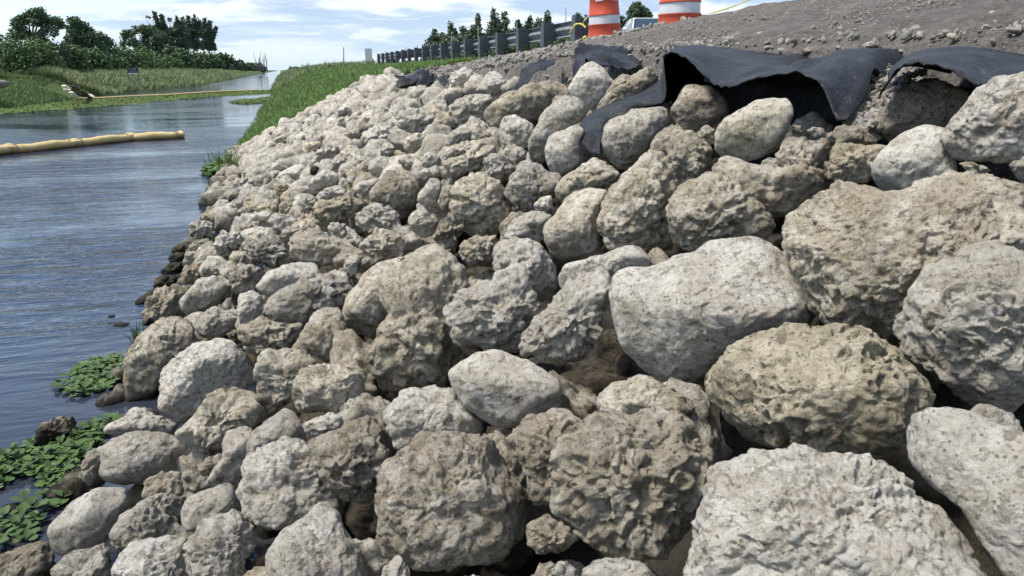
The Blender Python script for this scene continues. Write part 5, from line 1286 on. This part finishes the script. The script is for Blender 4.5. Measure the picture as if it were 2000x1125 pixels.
# feathery casuarina: many slim upward sprays
def spray(cx, cy, L, lean, r):
    return [(cx + lean * t * L, cy - t * L, r * .72 * (1 - .7 * t)) for t in (0, .25, .5, .72, .92)] + [(cx + 6, cy + 4, r * .6), (cx - 6, cy + 5, r * .6)]
for i, (bx, sprays, lab) in enumerate([
    (312, [(300, 62, 34, -.55, 6), (296, 52, 34, -.45, 5), (312, 60, 36, -.30, 6), (322, 58, 28, -.25, 6), (318, 80, 22, 0, 9)], 'feathery tree with the leftmost leaning spires'),
    (345, [(334, 66, 30, -.12, 7), (346, 60, 26, .0, 7), (356, 62, 28, .05, 7), (340, 84, 20, 0, 10), (356, 84, 20, 0, 10)], 'feathery tree in the middle of the feathery group'),
    (372, [(368, 62, 30, .0, 7), (378, 60, 30, .08, 6), (388, 62, 32, .1, 7), (372, 86, 22, 0, 11), (390, 84, 20, .1, 9)], 'feathery tree right of the middle one'),
    (402, [(398, 64, 28, .1, 6), (406, 62, 20, .25, 7), (414, 70, 16, .6, 6), (418, 82, 12, .9, 6), (402, 84, 18, .2, 9), (414, 92, 8, .8, 5)], 'feathery tree at the right end with side-reaching branches')]):
    sp = [q for s in sprays for q in spray(*s)]
    px_tree(bx, 20, -17, sp, 10000, .34, 'grey', lab + ' on the far bank', 520 + i, 'casuarina_tree', drop=.27, up=.5, group='feathery trees on the far bank', Y=125 + i * 5, vs=1.5)
# bare twigs far down the canal
tw = MB(); bx = at_y(513, 134, 240); zb_ = 1.2
for k in range(16):
    a = r6.uniform(-.5, .5); h_ = r6.uniform(2.4, 5.6)
    x0 = bx[0] + r6.uniform(-1.6, 1.6)
    tw.tube([(x0, 240, zb_), (x0 + a * h_ * .3, 240, zb_ + h_ * .5), (x0 + a * h_ * .7, 240 + .2, zb_ + h_)], [.13, .10, .05], 5)
tag(tw.build('bare_tree', pole_m, None, True), 'leafless grey tree standing by the water far down the canal', 'tree')

# trees across the road on the right
RT_ = [(850, 60, 10, 'narrow roadside tree standing first at the left'), (862, 66, 8, 'short roadside tree beside the first narrow one'), (883, 45, 11, 'bushy roadside tree right of the first pair'), (905, 52, 12, 'bushy roadside tree behind the sixth guardrail post'),
       (933, 28, 6, 'slim spire-like roadside tree behind the guardrail'), (924, 52, 10, 'rounded roadside tree left of the slim spire'), (965, 19, 11, 'tallest dark roadside tree with a ragged top'), (985, 24, 9, 'tall roadside tree just right of the tallest one'),
       (1013, 42, 11, 'low roadside tree behind the nearest guardrail post'), (1035, 34, 9, 'narrow roadside tree right of the nearest guardrail post'), (1052, 38, 11, 'roadside tree above the guardrail between the near posts'), (1070, 24, 9, 'pointed roadside tree above the near rail panel'),
       (1090, 50, 11, 'small roadside tree above the rail panel'), (1128, 26, 10, 'ragged roadside tree just left of the leaning barrel'), (1150, 34, 12, 'roadside tree hidden behind the leaning barrel'), (1215, 34, 12, 'dark roadside tree just right of the leaning barrel'), (1245, 4, 20, 'big round roadside tree above the pale car'), (1200, 42, 14, 'low dark roadside tree behind the leaning barrel top')]
for i, (px, top, rp, lab) in enumerate(RT_):
    Y = 86 - (px - 850) * .05 if px < 1140 else 62
    r_ = np.random.default_rng(700 + i); base = 108 if px < 1000 else 96
    sp = []
    k = int(max(4, (base - top) / 7))
    if i == 16: sp = [(1245, 14, 11), (1236, 26, 11), (1256, 24, 11), (1246, 36, 13), (1232, 44, 12), (1260, 42, 11), (1246, 54, 14), (1262, 30, 8)]
    else:
        for j in range(k):
            f = j / (k - 1); rr = rp * (.34 + .95 * f)
            rr *= 1.25 + .4 * f; sp.append((px + r_.uniform(-.45, .45) * rr, top + rr * .8 + f * (base - top - rr), rr))
            if f > .25: sp.append((px + r_.choice([-1, 1]) * rr * r_.uniform(.5, .9), top + rr * .5 + f * (base - top - rr) - r_.uniform(0, 7), rr * .42))
        for j in range(5): sp.append((px + r_.uniform(-17, 17), base - r_.uniform(14, 34), r_.uniform(4, 8)))
    px_tree(px, top, 20, sp, 6500 if i != 16 else 12000, .27 if i != 16 else .2, 'dark' if i % 3 else 'grey', lab, 720 + i, 'roadside_tree', drop=-.05, base=base, group='trees across the road', up=.35 if i != 16 else 0, Y=Y, vs=1.25 if i != 16 else .85)
# low scrub line beyond the road, falling to the horizon, and the undergrowth below the trees
LOW = [(580, 134, 14), (610, 132, 14), (640, 130, 16), (668, 129, 14), (700, 126, 16), (722, 114, 9), (745, 124, 13), (769, 100, 10), (790, 121, 14), (820, 116, 15), (845, 100, 16), (880, 78, 20), (915, 76, 20), (950, 70, 22), (985, 62, 22), (1020, 58, 22), (1060, 56, 24), (1100, 52, 26), (1140, 50, 26), (1190, 52, 28), (1235, 56, 26), (1275, 56, 26)]
for i, (px, top, wpx) in enumerate(LOW):
    X = 17.5; Y = min(y_at(px, X) if px > 560 else 600, 330)
    if px > 830: Y = 82 - (px - 850) * .05
    if px > 1140: Y = 58
    P = at_y(px, top, Y); zg = 1.85; h = max(.8, P[2] - zg); w_ = max(2.0, wpx * 2.4 / F * Y) if i not in (5, 7) else wpx * 1.9 / F * Y
    nm = {5: 'small dark bush at the foot of the white roadside sign', 7: 'dark round bush standing alone left of the roadside trees'}.get(i, 'low scrub across the road, ' + (('clump number ' if False else '') + ['farthest patch by the end of the canal', 'patch a little nearer than the farthest', 'patch left of the lone short stake', 'patch behind the lone short stake', 'patch left of the white sign', '', 'patch right of the white sign', '', 'patch right of the dark round bush', 'patch before the first roadside tree', 'under the first narrow roadside tree', 'under the bushy roadside tree', 'under the rounded roadside tree', 'under the slim spire tree', 'under the tallest tree', 'behind the nearest guardrail post', 'under the narrow tree by the near rail', 'above the near rail panel', 'left of the leaning barrel', 'right behind the leaning barrel', 'behind the pale car', 'right of the pale car'][i]))
    size = .22 if Y < 100 else .5 if Y < 200 else .9
    tree((P[0], Y, zg), clump_bush(w_, h * 1.05, np.random.default_rng(800 + i), 9), int(min(3500, 2.2 * w_ * h / size ** 2 + 500)), size, 'dark' if i % 2 else 'grey', nm, 'low scrub across the road', 'bush', trunk=.05, seed=820 + i, cat='bush')

# ------------------------------------------------------------------ grass
def blade_mesh(P, h, w_, r_, lean=.5, dirbias=None):
    n = len(P); a = r_.uniform(0, 6.28, n)
    d = np.stack([np.cos(a), np.sin(a), np.zeros(n)], 1)
    b = r_.normal(size=(n, 3)) * lean; b[:, 2] = 1
    if dirbias is not None: b[:, :2] += dirbias
    b /= np.linalg.norm(b, axis=1)[:, None]
    h = h[:, None]; w_ = w_[:, None]
    mid = P + b * h * .55; tip = P + b * h + np.stack([b[:, 0], b[:, 1], -.25 * np.ones(n)], 1) * h * .3
    V = np.stack([P - d * w_, P + d * w_, mid + d * w_ * .7, mid - d * w_ * .7, tip], 1).reshape(-1, 3)
    k = np.arange(n)[:, None] * 5
    T = np.concatenate([k + [0, 1, 2], k + [0, 2, 3], k + [3, 2, 4]], 0)
    return V, T
def gz(xs, ys): return np.array([ground_z(float(x), float(y)) for x, y in zip(xs, ys)])
G_BANK = leaf_mat('grass_bank', (.120, .190, .058), (.205, .290, .105), .6)
G_LEFT = leaf_mat('grass_far_bank', (.105, .160, .060), (.180, .240, .100), .6)
G_DRY = leaf_mat('grass_rank', (.165, .215, .105), (.29, .32, .17), .7)
r_ = np.random.default_rng(31)
n = 95000
u = r_.random(n); ys_ = 15.2 + 40 * u ** 2.0; xs_ = r_.uniform(-1.1, 6.2, n)
edge = 15.2 + .35 * np.sin(xs_ * 5) + .3 * np.sin(xs_ * 13)
k = (ys_ > edge) & (xs_ > -.95); xs_, ys_ = xs_[k], ys_[k]
P = np.stack([xs_, ys_, gz(xs_, ys_) - .02], 1); n = len(P)
pat = pn(P * np.array([1.3, .8, 0]))
V, T = blade_mesh(P, (.125 + .06 * pat) * r_.uniform(.6, 1.3, n), np.full(n, .006) + .00025 * P[:, 1], r_, .35)
tag(link('bank_grass', np_mesh('bank_grass', V, T, G_BANK, False)), 'fresh green grass covering the canal bank past the rocks', 'grass', None, 'stuff')
n = 30000
ys_ = 55 + 170 * r_.random(n) ** 1.5; xs_ = r_.uniform(-.8, 7, n)
P = np.stack([xs_, ys_, gz(xs_, ys_) - .03], 1)
V, T = blade_mesh(P, r_.uniform(.2, .6, n), np.full(n, .02) + .0002 * P[:, 1], r_, .35)
tag(link('far_bank_grass', np_mesh('far_bank_grass', V, T, G_DRY, False)), 'taller rank grass on the near bank farther down the canal', 'grass', None, 'stuff')
n = 60000
ys_ = 26 + 26 * r_.random(n); xs_ = -10.8 - 5.8 * r_.random(n); k = ~((ys_ > 47.2) & (ys_ < 49.6) & (xs_ > -12.6)); xs_, ys_ = xs_[k], ys_[k]
P = np.stack([xs_, ys_, gz(xs_, ys_) - .02], 1); n = len(P)
V, T = blade_mesh(P, r_.uniform(.10, .26, n), np.full(n, .016), r_, .4)
tag(link('mown_grass', np_mesh('mown_grass', V, T, G_LEFT, False)), 'smooth green grass on the far bank at the left', 'grass', None, 'stuff')
n = 60000
ys_ = 50.5 + 170 * r_.random(n) ** 1.9; off_ = 5.0 * r_.random(n)
xs_ = np.array([left_edge(y) for y in ys_]) - .1 - off_
P = np.stack([xs_, ys_, gz(xs_, ys_) - .03], 1); n = len(P)
pat = pn(P * np.array([.5, .25, 0]))
V, T = blade_mesh(P, np.clip(.5 + .45 * pat, .12, 1) * r_.uniform(.5, 1.2, n), np.full(n, .022) + .0001 * P[:, 1], r_, .4)
tag(link('rank_grass', np_mesh('rank_grass', V, T, G_DRY, False)), 'long yellowish grass and weeds on the far bank below the bushes', 'grass', None, 'stuff')

# ------------------------------------------------------------------ floating weed
def weed_patch(poly, n, size, name, label, mat, r_, hmax=.05, z=.012, film=0):
    def spline_closed(B, k):
        m_ = len(B); return [tuple(cr_(np.array(B[i - 1]), np.array(B[i]), np.array(B[(i + 1) % m_]), np.array(B[(i + 2) % m_]), j / k)) for i in range(m_) for j in range(k)]
    poly = [tuple(at_z(px, py, 0)[:2]) for px, py in poly]
    A = np.array(poly); x0, y0 = A.min(0); x1, y1 = A.max(0); pts = []
    while len(pts) < n:
        X_ = r_.uniform(x0, x1, 4000); Y_ = r_.uniform(y0, y1, 4000)
        for a, b in zip(X_, Y_):
            if inside(poly, a, b) : pts.append((a, b))
            if len(pts) >= n: break
    P = np.array(pts); P = np.concatenate([P, np.full((len(P), 1), z)], 1)
    keep = pn(P * np.array([1, .5, 0]) / (size * 14)) > -.45; P = P[keep]; n = len(P)
    P[:, 2] += r_.uniform(0, hmax, n)
    a = r_.uniform(0, 6.28, n); t = r_.uniform(-.3, .5, n)
    d = np.stack([np.cos(a), np.sin(a), t], 1); e = np.stack([-np.sin(a), np.cos(a), r_.uniform(-.3, .3, n)], 1)
    s = (size * r_.uniform(.6, 1.3, n))[:, None]
    V = np.stack([P, P + d * s * .35 + e * s * .4, P + d * s * .85 + e * s * .3, P + d * s, P + d * s * .85 - e * s * .3, P + d * s * .35 - e * s * .4], 1).reshape(-1, 3)
    if film:
        B = [poly[(i + s2) % len(poly)] for i in range(len(poly)) for s2 in (0,)]
        Q = np.array([[a_, b_, .006] for a_, b_ in spline_closed(B, 10)]); Q[:, :2] += .25 * np.stack([pn(Q * 1.3), pn(Q * 1.3 + 9)], 1) * film
        me_ = np_mesh(name, np.concatenate([V, Q]), [tuple(range(6 * i, 6 * i + 6)) for i in range(n)] + [tuple(range(6 * n, 6 * n + len(Q)))], mat, False)
        return tag(link(name, me_), label, 'water plants', None, 'stuff')
    o = link(name, np_mesh(name, V, np.arange(6 * n).reshape(-1, 6), mat, False))
    return tag(o, label, 'water plants', None, 'stuff')
W_FAR = leaf_mat('duckweed', (.075, .115, .032), (.130, .175, .055), .6)
r_ = np.random.default_rng(41)
weed_patch([(-60, 226), (0, 214), (60, 207), (130, 199), (200, 194), (300, 188), (400, 183), (480, 178), (545, 176), (530, 183), (480, 186), (400, 190), (320, 197), (240, 205), (150, 212), (70, 218), (0, 224), (-60, 236)], 42000, .055, 'floating_weed', 'band of floating green weed across the canal along the thin boom', W_FAR, r_, .03, .012, 1.0)
weed_patch([(446, 201), (470, 196), (500, 194), (530, 190), (530, 198), (500, 204), (470, 204)], 5200, .06, 'floating_weed', 'tongue of green weed reaching out from the grassy bank', W_FAR, r_, .06)
NEARW = leaf_mat('reed_green', (.055, .10, .030), (.12, .18, .055), .5)
weed_patch([(392, 338), (420, 326), (445, 318), (478, 312), (480, 340), (450, 347), (410, 346)], 1500, .075, 'floating_weed', 'leafy weed mat floating at the rock edge under the reeds', NEARW, r_, .08)
# reed clump
c0 = at_z(445, 332, 0); n = 220
P = np.stack([c0[0] + r_.normal(0, .16, n), c0[1] + r_.normal(0, .45, n), np.zeros(n)], 1)
V, T = blade_mesh(P, r_.uniform(.12, .42, n), np.full(n, .006), r_, .28)
tag(link('reed_clump', np_mesh('reed_clump', V, T, NEARW, False)), 'clump of thin green reeds standing in the water by the rocks', 'reeds', None, 'stuff')
for lab, px, py, n, h in (('small tuft of green grass rooted between the coral-textured boulder and the water', 266, 655, 26, .13), ('tuft of grass beside the white rock with black holes', 421, 468, 18, .10), ('thin pale weed stalk at the foot of the grass slope', 708, 146, 6, .25)):
    c0 = slope_hit(px, py, .04); P = np.stack([c0[0] + r_.normal(0, .02, n), c0[1] + r_.normal(0, .03, n), np.full(n, c0[2] - .03)], 1)
    V, T = blade_mesh(P, r_.uniform(.5, 1.1, n) * h, np.full(n, .0035), r_, .25)
    tag(link('grass_tuft', np_mesh('grass_tuft', V, T, NEARW, False)), lab, 'grass tuft')
# water lettuce rosettes: each leaf its own piece
LT_A = leaf_mat('lettuce_leaf', (.030, .060, .022), (.080, .125, .050), .45)
def leaf_piece(l, w_):
    V, Fc = [], []; rows = [(0, .10), (.22, .45), (.5, .85), (.78, 1.0), (.95, .75), (1.02, .3)]
    for t, ww in rows:
        for s, dz in ((-1, .10), (-.5, .03), (0, 0), (.5, .03), (1, .10)):
            V.append((t * l, s * ww * w_ / 2, .18 * l * math.sin(t * 1.5) * .8 + dz * w_ * ww))
    for i in range(len(rows) - 1):
        for k in range(4): Fc.append((i * 5 + k, i * 5 + k + 1, i * 5 + 5 + k + 1, i * 5 + 5 + k))
    return np_mesh('leaf', V, Fc, LT_A)
leaf_me = [leaf_piece(.060, .046), leaf_piece(.052, .042), leaf_piece(.068, .05)]
ZONES = [[(-10, 905), (30, 880), (90, 850), (150, 845), (215, 818), (230, 830), (205, 850), (180, 880), (150, 915), (140, 960), (115, 985), (95, 960), (70, 930), (30, 925), (-10, 960)],
         [(40, 985), (110, 960), (105, 990), (60, 1030), (88, 1045), (50, 1060), (30, 1030)], [(-20, 1015), (30, 1010), (35, 1060), (-20, 1085)],
         [(112, 752), (150, 718), (200, 700), (235, 698), (232, 735), (200, 765), (160, 775), (120, 762)]]
lab_zone = ['in the thick mat around the wet rock', 'in the thin trail below the thick mat', 'at the lower left edge of the picture', 'in the patch against the coral-textured boulder']
r_ = np.random.default_rng(52)
ros = []
for zi, zone in enumerate(ZONES):
    A = np.array(zone, float); want = (58, 16, 8, 26)[zi]; got = 0; tr = 0
    while got < want and tr < 4000:
        tr += 1; px, py = r_.uniform(A[:, 0].min(), A[:, 0].max()), r_.uniform(A[:, 1].min(), A[:, 1].max())
        if not inside(zone, px, py): continue
        P = at_z(px, py, .005)
        if any((P[0] - q[0]) ** 2 + (P[1] - q[1]) ** 2 < .052 ** 2 for q in ros): continue
        ros.append((P[0], P[1])); got += 1
        root = tag(empty('water_lettuce', P, r_.uniform(0, 6.28)), 'green rosette of water plant leaves floating ' + lab_zone[zi], 'water plant', 'water plants ' + lab_zone[zi])
        sc = r_.uniform(.55, .92)
        nl = 6 if zi in (0, 1) else 5
        for k in range(nl):
            o = link('leaf', leaf_me[r_.integers(3)], root)
            inner = k >= 4
            o.rotation_euler = (r_.uniform(-.25, .25), (-.55 if inner else -.05) + r_.uniform(-.18, .12), k * 6.28 / (4 if not inner else 2) + r_.uniform(-.4, .4))
            q = sc * (.7 if inner else 1) * r_.uniform(.85, 1.15); o.scale = (q, q, q); o.location = (0, 0, .004 + .006 * (k % 3))
P = at_z(60, 1120, .05); root = tag(empty('water_lettuce', P, .3), 'single large-leaved green plant at the bottom left corner', 'water plant')
for k in range(4):
    o = link('leaf', leaf_me[2], root); o.rotation_euler = (0, -.6, k * 1.6 + .4); o.scale = (1.3, 1.3, 1.3)
# leaf litter patch of tiny floating leaves under the rosettes
weed_patch([(p[0], p[1]) for p in ZONES[0]], 900, .028, 'floating_weed', 'small floating leaves between the rosettes near the wet rock', NEARW, r_, .012, .004)
weed_patch([(p[0], p[1]) for p in ZONES[3]], 500, .030, 'floating_weed', 'small floating leaves in the patch against the coral-textured boulder', NEARW, r_, .012, .004)
dk = RM['dark']
for lab, px, py, rp in (('black clod of debris floating off the rocks', 236, 635, 13), ('tiny cluster of dark debris just beyond the floating clod', 216, 618, 7), ('dark stub of rock breaking the water at the left edge', 18, 992, 20)):
    P = at_z(px, py, 0); rad = rp * ((P - EYE) @ FW) / F; V, Fq = blob(int(px) + 900, rad, 'rough', 12)
    o = link('debris', np_mesh('debris', V * np.array([1.2, 1, .4]), Fq, dk), None, P); tag(o, lab, 'debris')

# ------------------------------------------------------------------ booms
bmat = Mat('boom_fabric'); co = bmat.coord('Object'); f = bmat.noise(co, 5, 6, .7); f2 = bmat.noise(co, 30, 5, .7)
g = bmat.n('ShaderNodeNewGeometry'); sp = bmat.n('ShaderNodeSeparateXYZ'); bmat.l(g.outputs['Position'], sp.inputs[0])
c = bmat.mix(bmat.ramp(f, .35, .65), (.50, .37, .15), (.60, .48, .25)); c = bmat.mix(bmat.ramp(sp.outputs['Z'], .02, .09, .9, 0), c, (.20, .115, .04))
bmat.color(c); bmat.b.inputs['Roughness'].default_value = .7; BOOM = bmat.done(bmat.bump(f2, .012))
PA, PB = at_z(-160, 316, .03), at_z(354, 267, .03)
dirv = (PB - PA) / np.linalg.norm(PB - PA)
root = tag(empty('floating_boom', (PA + PB) / 2), 'long faded yellow boom floating on the canal at the left', 'boom')
joints = [at_z(x, y, .03) for x, y in ((-160, 316), (-90, 309), (17, 297), (145, 284), (256, 272), (354, 267))]
for i in range(5):
    a, b = joints[i], joints[i + 1]; pts, rad = [], []
    for k in range(13):
        t = k / 12; p = a + (b - a) * t; p = p + np.array([0, 0, .035 + .012 * math.sin(t * 9 + i)]) + dirv[[1, 0, 2]] * np.array([1, -1, 0]) * .05 * math.sin(t * 3.1)
        pts.append(tuple(p)); rad.append(.098 * (1 - .25 * (abs(t - .5) * 2) ** 6) * (1 + .05 * math.sin(k * 2.3 + i)))
    under(MB().tube(pts, rad, 14).build('float_section', BOOM, None, True), root)
for i in range(1, 6):
    p = joints[i]; V, Fq = blob(960 + i, .135, 'rough', 12)
    s_ = (1.5, .8, .95) if i < 5 else (.5, .8, .9)
    M = np.array([[dirv[0], -dirv[1], 0], [dirv[1], dirv[0], 0], [0, 0, 1]])
    under(link('joint_cover', np_mesh('joint_cover', (V * s_) @ M.T, Fq, BOOM), None, p + np.array([0, 0, .055])), root)
for i in range(1, 6):
    for q in (-.12, .12):
        p = joints[i] + dirv * (q if i < 5 else -abs(q) - .05); under(MB().tube([tuple(p + dirv * -.012 + (0, 0, .04)), tuple(p + dirv * .012 + (0, 0, .04))], .104, 14, False).build('strap', pole_m, None, True), root)
far_pts = [at_z(x, y, .03) for x, y in ((150, 194), (200, 192), (262, 188.5), (330, 185.5), (400, 181), (460, 178), (505, 176.5))]
mb = MB(); mb.tube(spline(far_pts, 5), .075, 8)
tag(mb.build('floating_boom', BOOM, None, True), 'thin distant yellow boom stretched across the canal beside the weed band', 'boom')

# washout with broken liner on the far bank
root = tag(empty('washout_liner', at_z(155, 182, .3)), 'washed-out strip with black liner and pale bags on the far bank', 'erosion liner')
YW = 48.0
def wb(px, py, z):   # points on the far bank face
    P = at_z(px, py, z); return P
lin = [[wb(134, 167, .82), wb(143, 168, .82), wb(150, 170, .80)], [wb(150, 176, .58), wb(156, 176, .58), wb(164, 179, .50)], [wb(166, 187, .20), wb(174, 188, .16), wb(182, 191, .08)]]
o = sheet('liner_sheet', lin, 8, 8, .05, 71, .02); under(o, root)
BAG = simple('pale_bag', (.62, .56, .42), .8, .2, .2, 3)
for k, (px, py, rp, z) in enumerate([(126, 170, 4, .75), (130, 173, 4, .66), (133, 178, 4.5, .5), (128, 176, 3, .6), (140, 183, 4, .35), (144, 187, 4, .2), (147, 190, 3.5, .1), (176, 187, 3.5, .15), (180, 190, 3.5, .08), (183, 192, 3, .05)]):
    P = at_z(px, py, z); rad = rp * P[1] / F; V, Fq = blob(980 + k, rad, 'plain', 7)
    under(link('bag', np_mesh('bag', V * np.array([1.3, 1, .8]), Fq, BAG), None, P + np.array([0, 0, rad * .3])), root)
# dumped rubble strip inside the washout
rb = [];  rf = []; o_ = 0
for _ in range(160):
    t = r_.random(); px = 137 + 32 * t + r_.uniform(-5, 5); P = at_z(px, 172 + 17 * t, .62 - .55 * t)
    V, Fq = tiny[r_.integers(6)]; rb.append(V @ (rot3(r_) * r_.uniform(.05, .14)).T + P); rf.append(Fq + o_); o_ += len(V)
under(tag(link('rubble', np_mesh('rubble', np.concatenate(rb), np.concatenate(rf), gravel_m)), kind='stuff'), root)
P = at_z(8, 162, 1.0)
V, Fq = blob(991, 1.0, 'rough', 20); tag(link('dirt_heap', np_mesh('dirt_heap', V * np.array([.7, .7, .26]), Fq, gravel_m), None, (P[0] - .6, P[1], .95)), 'low grey heap of dirt at the far left behind the grass', 'dirt heap')

# dark notice board on the far bank
Ys = 62.0; A_ = at_y(248, 132, Ys); B_ = at_y(270, 142.2, Ys); cx, cz = (A_[0] + B_[0]) / 2, (A_[2] + B_[2]) / 2; w_, h_ = B_[0] - A_[0], A_[2] - B_[2]
nb = tag(empty('notice_board', (cx, Ys, ground_z(cx, Ys))), 'small dark notice board with pale lettering on the far bank', 'sign')
navy = simple('sign_navy', (.022, .032, .05), .5, .3)
under(MB().box((cx, Ys, cz), (w_, .04, h_)).build('board', navy), nb)
under(MB().box((cx + .02, Ys - .03, cz - h_ / 2 - .05), (w_ * .95, .04, h_ * .22)).build('white_strip', sgn), nb)
for s in (-1, 1): under(MB().box((cx + s * w_ * .47, Ys + .03, cz - .35), (.07, .06, h_ + .9)).build('post', pole_m), nb)
grey_l = simple('sign_lettering', (.42, .46, .50), .6, .2); mb = MB()
for row, (segs, hh) in enumerate([([(-.42, -.10), (.0, .36)], .10), ([(-.28, -.16), (-.02, .30)], .09), ([(-.40, -.22), (-.12, .10), (.18, .44)], .10)]):
    z = cz + h_ * (.34 - row * .28)
    for a, b in segs:
        x = a * w_
        while x < b * w_ - .02:
            mb.box((cx + x + .03, Ys - .024, z), (.028, .006, h_ * hh * 1.6)); mb.box((cx + x + .055, Ys - .024, z + .02), (.03, .006, h_ * hh * .5)); x += .085
under(mb.build('lettering', grey_l), nb)

# small weeds and stalks along the top of the far near-bank
for i, (px, top, base) in enumerate([(592, 121, 135), (602, 117, 134), (581, 126, 136), (645, 116, 132), (652, 112, 132), (635, 112, 133)]):
    a = at_y(px, base, 58); b = at_y(px, top, 58); n = 26; P = np.stack([a[0] + r_.normal(0, .07, n), 58 + r_.normal(0, .2, n), np.full(n, a[2] - .1)], 1)
    V, T = blade_mesh(P, (b[2] - a[2] + .1) * r_.uniform(.4, 1.0, n), np.full(n, .02), r_, .12)
    tag(link('tall_weed', np_mesh('tall_weed', V, T, G_DRY, False)), ['tall weed stalk left of the middle of the bank top, second from the canal', 'tallest leafy weed stalk near the end of the canal', 'short weed stalk closest to the canal end', 'weed stalk just left of the tallest thin stalk', 'tall thin weed stalk left of the lone short stake', 'thin weed stalk farthest from the lone stake in its trio'][i], 'weed', 'tall weeds on top of the grassy bank')
